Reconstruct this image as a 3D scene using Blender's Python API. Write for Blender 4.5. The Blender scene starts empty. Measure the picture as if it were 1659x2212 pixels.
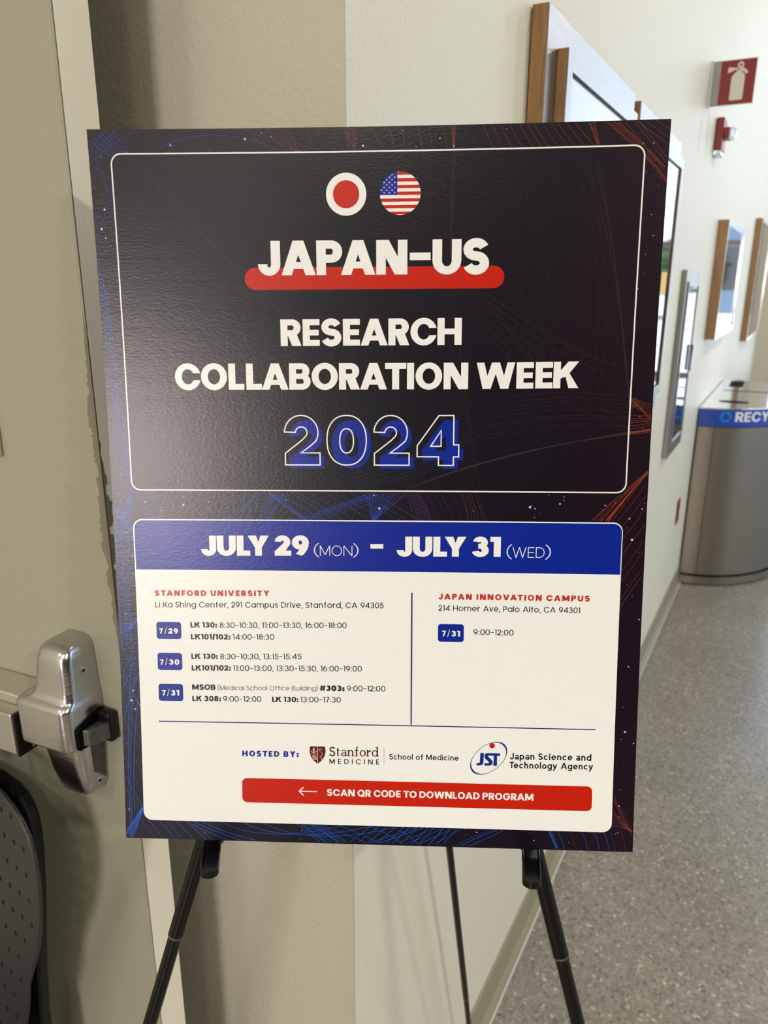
import bpy, bmesh, math, random
from mathutils import Vector, Matrix
from mathutils.geometry import delaunay_2d_cdt

PI = math.pi
SC = bpy.context.scene
COL = SC.collection
V = Vector

# ---------------------------------------------------------------- camera
cam_d = bpy.data.cameras.new('camera')
cam = bpy.data.objects.new('camera', cam_d)
COL.objects.link(cam)
cam.matrix_world = Matrix((
    (0.999994119, -0.00342971657, 0.0, 0.0),
    (0.00099879, 0.291214794, -0.956657173, 0.0),
    (0.003281063, 0.956651546, 0.291216507, 1.52),
    (0, 0, 0, 1)))
cam_d.sensor_fit = 'VERTICAL'
cam_d.sensor_height = 34.6
cam_d.lens = 34.6 * 1642.0 / 2212.0
cam_d.clip_start = 0.02
cam_d.clip_end = 200
cam_d.dof.use_dof = True
cam_d.dof.focus_distance = 0.66
cam_d.dof.aperture_fstop = 9.0
SC.camera = cam

# ---------------------------------------------------------------- frames
CN = V((-0.0358422, 0.77654872, 0.0))          # outside corner of the two walls
WD = V((0.47172458, 0.88174595, 0.0))          # along the corridor wall
ND = V((0.88174595, -0.47172458, 0.0))         # out of the corridor wall
WROT = math.atan2(WD.y, WD.x)
def W(s, o, z):
    return CN + WD * s + ND * o + V((0, 0, z))

# ---------------------------------------------------------------- world, light, exposure
SC.view_settings.view_transform = 'Standard'
SC.view_settings.look = 'None'
SC.view_settings.gamma = 1.0
SC.view_settings.use_curve_mapping = False
SC.view_settings.exposure = -0.08
world = bpy.data.worlds.new('daylight')
SC.world = world
world.use_nodes = True
wn = world.node_tree
bg = wn.nodes['Background']
tc = wn.nodes.new('ShaderNodeTexCoord')
sp = wn.nodes.new('ShaderNodeSeparateXYZ')
rp = wn.nodes.new('ShaderNodeValToRGB')
wn.links.new(tc.outputs['Generated'], sp.inputs[0])
wn.links.new(sp.outputs['Z'], rp.inputs[0])
wn.links.new(rp.outputs[0], bg.inputs['Color'])
rp.color_ramp.elements[0].position = 0.0
rp.color_ramp.elements[0].color = (0.84, 0.92, 1.0, 1)
rp.color_ramp.elements[1].position = 0.7
rp.color_ramp.elements[1].color = (0.45, 0.66, 1.0, 1)
bg.inputs['Strength'].default_value = 3.4

def area(name, loc, size, power, color, target=None, size_y=None, portal=False):
    d = bpy.data.lights.new(name, 'AREA')
    d.energy = power
    d.color = color
    d.size = size
    if size_y:
        d.shape = 'RECTANGLE'
        d.size_y = size_y
    o = bpy.data.objects.new(name, d)
    COL.objects.link(o)
    o.location = loc
    t = target if target is not None else loc - V((0, 0, 1))
    o.rotation_euler = (t - loc).to_track_quat('-Z', 'Y').to_euler()
    if portal:
        d.cycles.is_portal = True
    return o
WARM = (1.0, 0.93, 0.79)
NEUT = (1.0, 0.97, 0.93)
LAMPS = [  # s, o, z, power: recessed downlights of the low ceiling and of the high ceiling
    (-2.3, -0.72, 2.79, 16), (-2.3, 0.9, 2.79, 14), (-1.5, 2.6, 2.79, 80),
    (-4.0, 0.9, 2.79, 12),
    (1.2, 1.7, 4.18, 42), (4.0, 1.7, 4.18, 42), (6.8, 1.7, 4.18, 42)]
for s, o, z, p in LAMPS:
    area('lamp_light', W(s, o, z), 0.26 if s < 0 else 0.2, p, WARM if s < 0 else NEUT)
# light of the glazed doors behind the camera and of the windows
area('door_light', W(-4.9, 0.44, 1.58), 0.80, 98, (1.0, 0.86, 0.80), W(0, -0.05, 1.40), size_y=0.95)
area('window_light', W(4.4, 5.05, 2.0), 8.2, 1, (1, 1, 1), W(4.4, 0, 2.0), size_y=3.8, portal=True)
area('window_light', W(8.35, 2.3, 2.4), 4.0, 1, (1, 1, 1), W(0, 2.3, 2.4), size_y=3.6, portal=True)

# ---------------------------------------------------------------- materials
def nodes(m):
    m.use_nodes = True
    return m.node_tree, m.node_tree.nodes['Principled BSDF']
def pm(name, col, rough=0.5, metal=0.0, spec=0.5, emit=None, estr=0.0, alpha=None, trans=0.0,
       bump=None, mottle=None, coat=0.0, ior=1.45):
    """bump=(scale, distance, stretch), mottle=(scale, amount)"""
    m = bpy.data.materials.new(name)
    nt, b = nodes(m)
    b.inputs['Base Color'].default_value = (*col, 1)
    b.inputs['Roughness'].default_value = rough
    b.inputs['Metallic'].default_value = metal
    b.inputs['Specular IOR Level'].default_value = spec
    b.inputs['Transmission Weight'].default_value = trans
    b.inputs['IOR'].default_value = ior
    b.inputs['Coat Weight'].default_value = coat
    if emit:
        b.inputs['Emission Color'].default_value = (*emit, 1)
        b.inputs['Emission Strength'].default_value = estr
    if bump or mottle:
        t = nt.nodes.new('ShaderNodeTexCoord')
    if bump:
        mp = nt.nodes.new('ShaderNodeMapping')
        st = bump[2] if len(bump) > 2 else (1, 1, 1)
        mp.inputs['Scale'].default_value = st
        n = nt.nodes.new('ShaderNodeTexNoise')
        n.inputs['Scale'].default_value = bump[0]
        n.inputs['Detail'].default_value = 3
        bp = nt.nodes.new('ShaderNodeBump')
        bp.inputs['Distance'].default_value = bump[1]
        bp.inputs['Strength'].default_value = 1.0
        nt.links.new(t.outputs['Object'], mp.inputs[0])
        nt.links.new(mp.outputs[0], n.inputs['Vector'])
        nt.links.new(n.outputs['Fac'], bp.inputs['Height'])
        nt.links.new(bp.outputs[0], b.inputs['Normal'])
    if mottle:
        n2 = nt.nodes.new('ShaderNodeTexNoise')
        n2.inputs['Scale'].default_value = mottle[0]
        n2.inputs['Detail'].default_value = 4
        mx = nt.nodes.new('ShaderNodeMix')
        mx.data_type = 'RGBA'
        nt.links.new(t.outputs['Object'], n2.inputs['Vector'])
        nt.links.new(n2.outputs['Fac'], mx.inputs[0])
        a = mottle[1]
        mx.inputs[6].default_value = (*[c * (1 - a) for c in col], 1)
        mx.inputs[7].default_value = (*[min(1, c * (1 + a)) for c in col], 1)
        nt.links.new(mx.outputs[2], b.inputs['Base Color'])
    return m

def wood_mat(name, c1, c2, rough=0.45):
    m = bpy.data.materials.new(name)
    nt, b = nodes(m)
    t = nt.nodes.new('ShaderNodeTexCoord')
    mp = nt.nodes.new('ShaderNodeMapping')
    mp.inputs['Scale'].default_value = (60, 60, 6)
    n = nt.nodes.new('ShaderNodeTexNoise')
    n.inputs['Scale'].default_value = 1.6
    n.inputs['Detail'].default_value = 6
    n.inputs['Distortion'].default_value = 0.8
    r = nt.nodes.new('ShaderNodeValToRGB')
    r.color_ramp.elements[0].color = (*c1, 1)
    r.color_ramp.elements[0].position = 0.32
    r.color_ramp.elements[1].color = (*c2, 1)
    r.color_ramp.elements[1].position = 0.68
    bp = nt.nodes.new('ShaderNodeBump')
    bp.inputs['Distance'].default_value = 0.0004
    nt.links.new(t.outputs['Object'], mp.inputs[0])
    nt.links.new(mp.outputs[0], n.inputs['Vector'])
    nt.links.new(n.outputs['Fac'], r.inputs[0])
    nt.links.new(n.outputs['Fac'], bp.inputs['Height'])
    nt.links.new(r.outputs[0], b.inputs['Base Color'])
    nt.links.new(bp.outputs[0], b.inputs['Normal'])
    b.inputs['Roughness'].default_value = rough
    return m

def floor_mat():
    m = bpy.data.materials.new('terrazzo')
    nt, b = nodes(m)
    t = nt.nodes.new('ShaderNodeTexCoord')
    v = nt.nodes.new('ShaderNodeTexVoronoi')
    v.inputs['Scale'].default_value = 150
    r = nt.nodes.new('ShaderNodeValToRGB')
    e = r.color_ramp.elements
    e[0].position = 0.0; e[0].color = (0.115, 0.10, 0.08, 1)
    e[1].position = 0.10; e[1].color = (0.175, 0.157, 0.125, 1)
    for p, c in ((0.5, (0.215, 0.193, 0.155, 1)), (0.86, (0.25, 0.225, 0.182, 1)), (0.965, (0.285, 0.258, 0.21, 1)), (0.985, (0.42, 0.37, 0.29, 1))):
        k = e.new(p); k.color = c
    sc = nt.nodes.new('ShaderNodeSeparateColor')
    n = nt.nodes.new('ShaderNodeTexNoise')
    n.inputs['Scale'].default_value = 3.0
    n.inputs['Detail'].default_value = 5
    n3 = nt.nodes.new('ShaderNodeTexNoise')
    n3.inputs['Scale'].default_value = 26.0
    n3.inputs['Detail'].default_value = 4
    mx = nt.nodes.new('ShaderNodeMix'); mx.data_type = 'RGBA'; mx.blend_type = 'MULTIPLY'
    mx.inputs[0].default_value = 1.0
    r2 = nt.nodes.new('ShaderNodeValToRGB')
    r2.color_ramp.elements[0].color = (0.80, 0.80, 0.80, 1); r2.color_ramp.elements[0].position = 0.3
    r2.color_ramp.elements[1].color = (1.12, 1.12, 1.12, 1); r2.color_ramp.elements[1].position = 0.7
    ad = nt.nodes.new('ShaderNodeMath'); ad.operation = 'ADD'
    hf = nt.nodes.new('ShaderNodeMath'); hf.operation = 'MULTIPLY'; hf.inputs[1].default_value = 0.5
    nt.links.new(t.outputs['Object'], v.inputs['Vector'])
    nt.links.new(t.outputs['Object'], n.inputs['Vector'])
    nt.links.new(t.outputs['Object'], n3.inputs['Vector'])
    nt.links.new(v.outputs['Color'], sc.inputs[0])
    nt.links.new(sc.outputs[0], r.inputs[0])
    nt.links.new(n.outputs['Fac'], ad.inputs[0])
    nt.links.new(n3.outputs['Fac'], ad.inputs[1])
    nt.links.new(ad.outputs[0], hf.inputs[0])
    nt.links.new(hf.outputs[0], r2.inputs[0])
    nt.links.new(r.outputs[0], mx.inputs[6])
    nt.links.new(r2.outputs[0], mx.inputs[7])
    nt.links.new(mx.outputs[2], b.inputs['Base Color'])
    bp = nt.nodes.new('ShaderNodeBump'); bp.inputs['Distance'].default_value = 0.0006
    n4 = nt.nodes.new('ShaderNodeTexNoise'); n4.inputs['Scale'].default_value = 9
    nt.links.new(t.outputs['Object'], n4.inputs['Vector'])
    nt.links.new(n4.outputs['Fac'], bp.inputs['Height'])
    nt.links.new(bp.outputs[0], b.inputs['Normal'])
    b.inputs['Roughness'].default_value = 0.28
    return m

M = {}
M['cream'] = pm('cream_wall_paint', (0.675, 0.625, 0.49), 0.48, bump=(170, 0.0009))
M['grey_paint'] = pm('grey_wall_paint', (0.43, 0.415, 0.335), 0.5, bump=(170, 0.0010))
M['ceiling'] = pm('ceiling_paint', (0.70, 0.68, 0.62), 0.8)
M['floor'] = floor_mat()
M['backdrop'] = pm('darkened_unseen_wall', (0.09, 0.08, 0.07), 0.7)  # unseen walls coloured dark so the poster reflects less light
M['channel'] = pm('channel_grey', (0.26, 0.26, 0.23), 0.45)
M['base'] = pm('vinyl_base', (0.26, 0.23, 0.145), 0.42)
M['caulk'] = pm('sealant', (0.50, 0.47, 0.40), 0.6)
M['steel'] = pm('brushed_steel', (0.30, 0.29, 0.285), 0.30, 1.0, bump=(14, 0.0006, (1, 1, 40)))
M['steel_dark'] = pm('bin_steel', (0.25, 0.22, 0.175), 0.42, 1.0, bump=(6, 0.0004, (1, 1, 25)))
M['steel_lid'] = pm('polished_lid', (0.80, 0.80, 0.82), 0.12, 1.0)
M['alu'] = pm('satin_aluminium', (0.52, 0.52, 0.525), 0.22, 1.0, bump=(30, 0.00035, (1, 1, 9)))
M['alu_light'] = pm('painted_aluminium', (0.60, 0.585, 0.52), 0.34, 0.75, bump=(16, 0.0003, (14, 1, 1)))
M['alu_rail'] = pm('rail_aluminium', (0.55, 0.54, 0.50), 0.36, 1.0, bump=(40, 0.0002, (1, 12, 12)))
M['wood_dark'] = wood_mat('walnut_stained_ply', (0.12, 0.055, 0.012), (0.30, 0.155, 0.036))
M['wood_light'] = wood_mat('oak_edge', (0.27, 0.135, 0.05), (0.36, 0.19, 0.08))
M['glass'] = pm('screen_glass', (0.02, 0.022, 0.026), 0.04, spec=0.9, ior=1.6)
M['screen'] = pm('screen_face', (0.30, 0.32, 0.36), 0.10, spec=0.8, ior=1.6)
M['black'] = pm('black_plastic', (0.004, 0.004, 0.004), 0.32, spec=0.35)
M['black_metal'] = pm('black_enamel', (0.003, 0.003, 0.003), 0.26, spec=0.3)
M['black_hole'] = pm('black_opening', (0.002, 0.002, 0.002), 0.9, spec=0.1)
M['worn_steel'] = pm('worn_bolt_steel', (0.11, 0.11, 0.095), 0.42, 0.6, mottle=(160, 0.6))
M['chair'] = pm('charcoal_plastic', (0.022, 0.022, 0.022), 0.45, bump=(700, 0.0002))
M['red'] = pm('red_enamel', (0.20, 0.012, 0.008), 0.4)
M['sign_red'] = pm('sign_red', (0.20, 0.006, 0.014), 0.4)
M['sign_pale'] = pm('sign_pale', (0.60, 0.56, 0.46), 0.45)
M['lens'] = pm('clear_lens', (0.95, 0.97, 1.0), 0.06, trans=0.85, ior=1.5)
M['blue_band'] = pm('blue_band', (0.020, 0.060, 0.36), 0.35)
M['blue_mark'] = pm('recycle_blue', (0.015, 0.20, 0.62), 0.4)
M['white'] = pm('white_print', (0.80, 0.80, 0.78), 0.4)
M['window_glass'] = None
M['mullion'] = pm('mullion_grey', (0.30, 0.30, 0.30), 0.4, 0.6)
M['outdoor_ground'] = pm('outdoor_paving', (0.50, 0.49, 0.46), 0.8)
M['leaf'] = pm('foliage', (0.16, 0.27, 0.08), 0.6, mottle=(3, 0.5))
M['bark'] = pm('bark', (0.10, 0.07, 0.05), 0.8)
M['lamp_trim'] = pm('lamp_trim', (0.75, 0.75, 0.74), 0.5)
M['lamp_glow'] = pm('lamp_diffuser', (0.9, 0.9, 0.9), 0.5, emit=(1.0, 0.9, 0.75), estr=9.0)
M['strobe_white'] = pm('strobe_reflector', (0.85, 0.87, 0.9), 0.2)

def glass_pane():
    m = bpy.data.materials.new('window_pane')
    m.use_nodes = True
    nt = m.node_tree
    for n in list(nt.nodes):
        nt.nodes.remove(n)
    out = nt.nodes.new('ShaderNodeOutputMaterial')
    tr = nt.nodes.new('ShaderNodeBsdfTransparent')
    gl = nt.nodes.new('ShaderNodeBsdfGlossy')
    gl.inputs['Roughness'].default_value = 0.02
    fr = nt.nodes.new('ShaderNodeFresnel')
    fr.inputs['IOR'].default_value = 1.45
    mx = nt.nodes.new('ShaderNodeMixShader')
    nt.links.new(fr.outputs[0], mx.inputs[0])
    nt.links.new(tr.outputs[0], mx.inputs[1])
    nt.links.new(gl.outputs[0], mx.inputs[2])
    nt.links.new(mx.outputs[0], out.inputs['Surface'])
    return m
M['window_glass'] = glass_pane()

# door leaf paint: grey-green paint worn away along the free edge, cream edge face
def door_mat(name, top, under, along, reach, rng):
    """Paint worn through near the arris (local x = distance from the free edge,
    local y = depth of the leaf); z window rng; 'along' picks the axis of the distance."""
    m = bpy.data.materials.new(name)
    nt, b = nodes(m)
    t = nt.nodes.new('ShaderNodeTexCoord')
    s = nt.nodes.new('ShaderNodeSeparateXYZ')
    nt.links.new(t.outputs['Object'], s.inputs[0])
    n = nt.nodes.new('ShaderNodeTexNoise')
    n.inputs['Scale'].default_value = 55
    n.inputs['Detail'].default_value = 8
    n.inputs['Roughness'].default_value = 0.62
    nt.links.new(t.outputs['Object'], n.inputs['Vector'])
    # reach varies with height
    w = nt.nodes.new('ShaderNodeMapRange'); w.interpolation_type = 'SMOOTHSTEP'
    w.inputs['From Min'].default_value = rng[0]; w.inputs['From Max'].default_value = rng[1]
    w.inputs['To Min'].default_value = 0.0; w.inputs['To Max'].default_value = 1.0
    nt.links.new(s.outputs['Z'], w.inputs['Value'])
    w2 = nt.nodes.new('ShaderNodeMapRange'); w2.interpolation_type = 'SMOOTHSTEP'
    w2.inputs['From Min'].default_value = rng[3]; w2.inputs['From Max'].default_value = rng[2]
    w2.inputs['To Min'].default_value = 0.0; w2.inputs['To Max'].default_value = 1.0
    nt.links.new(s.outputs['Z'], w2.inputs['Value'])
    ww = nt.nodes.new('ShaderNodeMath'); ww.operation = 'MULTIPLY'
    nt.links.new(w.outputs[0], ww.inputs[0]); nt.links.new(w2.outputs[0], ww.inputs[1])
    nn = nt.nodes.new('ShaderNodeMath'); nn.operation = 'MULTIPLY_ADD'
    nn.inputs[1].default_value = reach * 2.2; nn.inputs[2].default_value = -reach * 0.55
    nt.links.new(n.outputs['Fac'], nn.inputs[0])
    rr = nt.nodes.new('ShaderNodeMath'); rr.operation = 'MULTIPLY'
    nt.links.new(nn.outputs[0], rr.inputs[0]); nt.links.new(ww.outputs[0], rr.inputs[1])
    ab = nt.nodes.new('ShaderNodeMath'); ab.operation = 'ABSOLUTE'
    nt.links.new(s.outputs[along], ab.inputs[0])
    lt = nt.nodes.new('ShaderNodeMath'); lt.operation = 'LESS_THAN'
    nt.links.new(ab.outputs[0], lt.inputs[0]); nt.links.new(rr.outputs[0], lt.inputs[1])
    mx = nt.nodes.new('ShaderNodeMix'); mx.data_type = 'RGBA'
    mx.inputs[6].default_value = (*top, 1); mx.inputs[7].default_value = (*under, 1)
    nt.links.new(lt.outputs[0], mx.inputs[0])
    # small specks of dirt
    n5 = nt.nodes.new('ShaderNodeTexVoronoi'); n5.inputs['Scale'].default_value = 22
    nt.links.new(t.outputs['Object'], n5.inputs['Vector'])
    l5 = nt.nodes.new('ShaderNodeMath'); l5.operation = 'LESS_THAN'; l5.inputs[1].default_value = 0.028
    nt.links.new(n5.outputs['Distance'], l5.inputs[0])
    mx5 = nt.nodes.new('ShaderNodeMix'); mx5.data_type = 'RGBA'
    nt.links.new(l5.outputs[0], mx5.inputs[0]); nt.links.new(mx.outputs[2], mx5.inputs[6])
    mx5.inputs[7].default_value = (*[c * 0.72 for c in top], 1)
    nt.links.new(mx5.outputs[2], b.inputs['Base Color'])
    n2 = nt.nodes.new('ShaderNodeTexNoise'); n2.inputs['Scale'].default_value = 260; n2.inputs['Detail'].default_value = 2
    nt.links.new(t.outputs['Object'], n2.inputs['Vector'])
    ad = nt.nodes.new('ShaderNodeMath'); ad.operation = 'MULTIPLY_ADD'
    ad.inputs[1].default_value = -1.2
    nt.links.new(lt.outputs[0], ad.inputs[0]); nt.links.new(n2.outputs['Fac'], ad.inputs[2])
    bp = nt.nodes.new('ShaderNodeBump'); bp.inputs['Distance'].default_value = 0.0004; bp.inputs['Strength'].default_value = 0.7
    nt.links.new(ad.outputs[0], bp.inputs['Height']); nt.links.new(bp.outputs[0], b.inputs['Normal'])
    b.inputs['Roughness'].default_value = 0.40
    return m
M['door'] = door_mat('door_paint', (0.295, 0.295, 0.222), (0.175, 0.155, 0.105), 0, 0.0125, (1.11, 1.22, 1.40, 1.50))
M['door_edge'] = door_mat('door_edge_paint', (0.90, 0.84, 0.68), (0.22, 0.19, 0.13), 1, 0.0150, (0.95, 1.20, 1.25, 1.42))

# printed poster stock: one satin laminate over every printed colour
def print_mat(name, col=None, ramp=None):
    m = bpy.data.materials.new(name)
    nt, b = nodes(m)
    b.inputs['Roughness'].default_value = 0.255
    b.inputs['Specular IOR Level'].default_value = 0.29
    t = nt.nodes.new('ShaderNodeTexCoord')
    n = nt.nodes.new('ShaderNodeTexNoise'); n.inputs['Scale'].default_value = 620; n.inputs['Detail'].default_value = 3
    mp = nt.nodes.new('ShaderNodeMapping'); mp.inputs['Scale'].default_value = (0.55, 1.0, 1.0)
    bp = nt.nodes.new('ShaderNodeBump'); bp.inputs['Distance'].default_value = 0.00010; bp.inputs['Strength'].default_value = 0.8
    nt.links.new(t.outputs['Object'], mp.inputs[0]); nt.links.new(mp.outputs[0], n.inputs['Vector'])
    nt.links.new(n.outputs['Fac'], bp.inputs['Height']); nt.links.new(bp.outputs[0], b.inputs['Normal'])
    if col:
        b.inputs['Base Color'].default_value = (*col, 1)
    else:
        s = nt.nodes.new('ShaderNodeSeparateXYZ')
        nt.links.new(t.outputs['Object'], s.inputs[0])
        mr = nt.nodes.new('ShaderNodeMapRange')
        mr.inputs['From Min'].default_value = 0.0; mr.inputs['From Max'].default_value = 0.4572 + 0.6096 * ramp[0]
        ml = nt.nodes.new('ShaderNodeMath'); ml.operation = 'MULTIPLY_ADD'
        ml.inputs[1].default_value = ramp[0]      # hue boundary leans with the height on the sheet
        nt.links.new(s.outputs['Y'], ml.inputs[0]); nt.links.new(s.outputs['X'], ml.inputs[2])
        nt.links.new(ml.outputs[0], mr.inputs['Value'])
        r = nt.nodes.new('ShaderNodeValToRGB')
        e = r.color_ramp.elements
        e[0].position, e[0].color = ramp[1][0][0], (*ramp[1][0][1], 1)
        e[1].position, e[1].color = ramp[1][1][0], (*ramp[1][1][1], 1)
        for p, c in ramp[1][2:]:
            k = e.new(p); k.color = (*c, 1)
        nt.links.new(mr.outputs[0], r.inputs[0])
        nt.links.new(r.outputs[0], b.inputs['Base Color'])
    return m
M['p_black'] = print_mat('print_night', ramp=(0.0, [(0.0, (0.0085, 0.0045, 0.0115)), (0.42, (0.0028, 0.003, 0.0075)), (0.62, (0.0030, 0.0018, 0.007)), (1.0, (0.0078, 0.0030, 0.0085))]))
M['p_white'] = print_mat('print_white', (0.69, 0.715, 0.70))
M['p_blue'] = print_mat('print_blue', (0.0010, 0.0135, 0.24))
M['p_blue_line'] = print_mat('print_navy', (0.004, 0.018, 0.14))
M['p_red'] = print_mat('print_red', (0.43, 0.010, 0.0015))
M['p_red_text'] = print_mat('print_red_text', (0.42, 0.020, 0.006))
M['p_ink'] = print_mat('print_ink', (0.006, 0.008, 0.014))
M['p_maroon'] = print_mat('print_maroon', (0.075, 0.006, 0.004))
M['p_pink'] = print_mat('print_pale_pink', (0.60, 0.36, 0.31))
M['p_grey'] = print_mat('print_grey', (0.28, 0.28, 0.27))
M['p_orbit'] = print_mat('print_logo_blue', (0.002, 0.022, 0.19))
M['p_star'] = print_mat('print_star', (0.40, 0.52, 0.62))
M['p_net'] = print_mat('print_lines', ramp=(0.42, [(0.0, (0.008, 0.12, 0.66)), (0.36, (0.008, 0.075, 0.50)), (0.50, (0.012, 0.055, 0.40)), (0.565, (0.10, 0.025, 0.09)), (0.64, (0.16, 0.030, 0.035)), (0.75, (0.23, 0.040, 0.014)), (1.0, (0.30, 0.045, 0.016))]))
M['p_net_low'] = print_mat('print_lines_blue', (0.008, 0.11, 0.62))
M['p_net_dim'] = print_mat('print_lines_dim', ramp=(0.0, [(0.0, (0.014, 0.017, 0.050)), (0.45, (0.026, 0.020, 0.026)), (1.0, (0.027, 0.019, 0.014))]))
M['p_net_dimblue'] = print_mat('print_lines_dim_blue', (0.014, 0.022, 0.085))
M['foam'] = pm('foam_core', (0.30, 0.28, 0.25), 0.8)

# ---------------------------------------------------------------- mesh helper
class MB:
    def __init__(self):
        self.v = []; self.f = []
    def add(self, vs, fs):
        k = len(self.v)
        self.v += [V(p) for p in vs]
        self.f += [tuple(i + k for i in f) for f in fs]
        return self
    def box(self, x0, x1, y0, y1, z0, z1):
        return self.add([(x0, y0, z0), (x1, y0, z0), (x1, y1, z0), (x0, y1, z0), (x0, y0, z1), (x1, y0, z1), (x1, y1, z1), (x0, y1, z1)],
                        [(0, 3, 2, 1), (4, 5, 6, 7), (0, 1, 5, 4), (1, 2, 6, 5), (2, 3, 7, 6), (3, 0, 4, 7)])
    def prism(self, pts, z0, z1):
        n = len(pts)
        return self.add([(p[0], p[1], z0) for p in pts] + [(p[0], p[1], z1) for p in pts],
                        [tuple(range(n))[::-1], tuple(range(n, 2 * n))] + [(i, (i + 1) % n, n + (i + 1) % n, n + i) for i in range(n)])
    def tube(self, pts, r, n=16, cap=True, r2=None):
        pts = [V(p) for p in pts]
        rs = r if isinstance(r, (list, tuple)) else [r] * len(pts)
        rings = []
        up = V((0, 0, 1))
        d0 = (pts[1] - pts[0]).normalized()
        if abs(d0.dot(up)) > 0.95:
            up = V((1, 0, 0))
        for i, p in enumerate(pts):
            a = pts[max(0, i - 1)]; b = pts[min(len(pts) - 1, i + 1)]
            d = (b - a).normalized()
            x = d.cross(up).normalized(); y = x.cross(d).normalized()
            rings.append([p + x * math.cos(t) * rs[i] + y * math.sin(t) * rs[i] for t in [2 * PI * k / n for k in range(n)]])
        vs = [q for ring in rings for q in ring]
        fs = []
        for i in range(len(pts) - 1):
            for k in range(n):
                a = i * n + k; b = i * n + (k + 1) % n
                fs.append((a, b, b + n, a + n))
        if cap:
            fs.append(tuple(range(n))); fs.append(tuple(range(len(vs) - n, len(vs)))[::-1])
        return self.add(vs, fs)
    def loft(self, rings):
        n = len(rings[0])
        vs = [q for r in rings for q in r]
        fs = []
        for i in range(len(rings) - 1):
            for k in range(n):
                a = i * n + k; b = i * n + (k + 1) % n
                fs.append((a, b, b + n, a + n))
        fs.append(tuple(range(n))[::-1]); fs.append(tuple(range(len(vs) - n, len(vs))))
        return self.add(vs, fs)
    def build(self, name, mat, parent=None, smooth=False, bevel=0, seg=2, fix=True):
        me = bpy.data.meshes.new(name)
        me.from_pydata([tuple(p) for p in self.v], [], self.f)
        if fix:
            bm = bmesh.new(); bm.from_mesh(me)
            bmesh.ops.recalc_face_normals(bm, faces=bm.faces)
            bm.to_mesh(me); bm.free()
        me.update()
        o = bpy.data.objects.new(name, me)
        COL.objects.link(o)
        for x in (mat if isinstance(mat, (list, tuple)) else [mat]):
            me.materials.append(x)
        if parent is not None:
            o.parent = parent
        if bevel:
            md = o.modifiers.new('bevel', 'BEVEL'); md.width = bevel; md.segments = seg; md.limit_method = 'ANGLE'
            md.angle_limit = math.radians(35)
            md.harden_normals = False
        if smooth:
            for p in me.polygons:
                p.use_smooth = True
            try:
                me.set_sharp_from_angle(angle=math.radians(38))
            except Exception:
                pass
        return o
def tag(o, label=None, cat=None, group=None, kind=None):
    if label: o['label'] = label
    if cat: o['category'] = cat
    if group: o['group'] = group
    if kind: o['kind'] = kind
    return o
def thing(name, label, cat, loc, rotz=0.0, group=None):
    o = bpy.data.objects.new(name, None)
    COL.objects.link(o)
    o.empty_display_size = 0.1
    o.location = loc; o.rotation_euler = (0, 0, rotz)
    return tag(o, label, cat, group)
def wall_thing(name, label, cat, s, z, o_=0.0, group=None):
    """local x runs along the corridor wall, local -y out of it"""
    return thing(name, label, cat, W(s, o_, z), WROT, group)
def at(o, loc, rz=0.0):
    o.location = loc; o.rotation_euler = (0, 0, rz)
    return o

# ================================================================ THE SETTING
WL = -1.17      # left side wall
WR = 5.0        # glazed side
SB = -5.0       # wall behind the camera
SE = 8.2        # far end
def struct(name, mb, mat, label=None, loc=None, bevel=0):
    o = mb.build(name, mat, None, bevel=bevel)
    at(o, CN if loc is None else loc, WROT)
    tag(o, label, None, None, 'structure')
    return o
# local frame of the structure: x = s, y = -o
struct('floor', MB().box(SB - .2, SE + .2, -WR - .2, -WL + .2, -0.06, 0.0), M['floor'], 'grey speckled polished terrazzo floor')
# corridor wall slab: s from 0, behind o = 0
struct('wall_right', MB().box(0.0, SE, 0.0, 0.16, 0.0, 4.3), M['cream'], 'long cream corridor wall receding to the right')
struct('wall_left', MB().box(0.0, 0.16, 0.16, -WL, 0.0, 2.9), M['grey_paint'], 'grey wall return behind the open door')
# skin of the return wall flush with the corner
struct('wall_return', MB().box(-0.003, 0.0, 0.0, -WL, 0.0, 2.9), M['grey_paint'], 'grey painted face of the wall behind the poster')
struct('wall_side', MB().box(SB, -0.003, -WL, -WL + .12, 0.0, 2.9), M['cream'], 'side wall that carries the open door')
# back wall with an opening for the glazed door
bk = MB()
bk.box(SB - .12, SB, 0.15, -WL + .12, 0.0, 2.9)
bk.box(SB - .12, SB, -WR, -0.92, 0.0, 2.9)
bk.box(SB - .12, SB, -0.92, 0.15, 2.42, 2.9)
struct('wall_back', bk, M['backdrop'], 'wall behind the camera with a doorway')
# ceilings
struct('ceiling', MB().box(SB - .12, 0.0, -WR, -WL + .12, 2.9, 3.0), M['ceiling'], 'lower ceiling over the door')
struct('ceiling_high', MB().box(0.0, SE + .2, -WR - .2, 0.16, 4.3, 4.4), M['ceiling'], 'high ceiling over the corridor')
struct('wall_above', MB().box(-0.10, 0.0, -WR, 0.16, 3.0, 4.3), M['ceiling'], 'bulkhead between the two ceilings')
# solid part of the right side, behind the camera
struct('wall_near_right', MB().box(SB - .12, 0.1, -WR - .14, -WR, 0.0, 2.9), M['backdrop'], 'wall right of the camera')
# end wall: pier next to the corridor wall, sill and header
ew = MB()
ew.box(SE, SE + .2, -0.16, 0.16, 0.0, 4.3)
ew.box(SE, SE + .2, -WR, -0.16, 0.0, 0.52)
ew.box(SE, SE + .2, -WR, -0.16, 4.15, 4.3)
struct('wall_end', ew, M['cream'], 'far end wall around the tall bright window')
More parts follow.
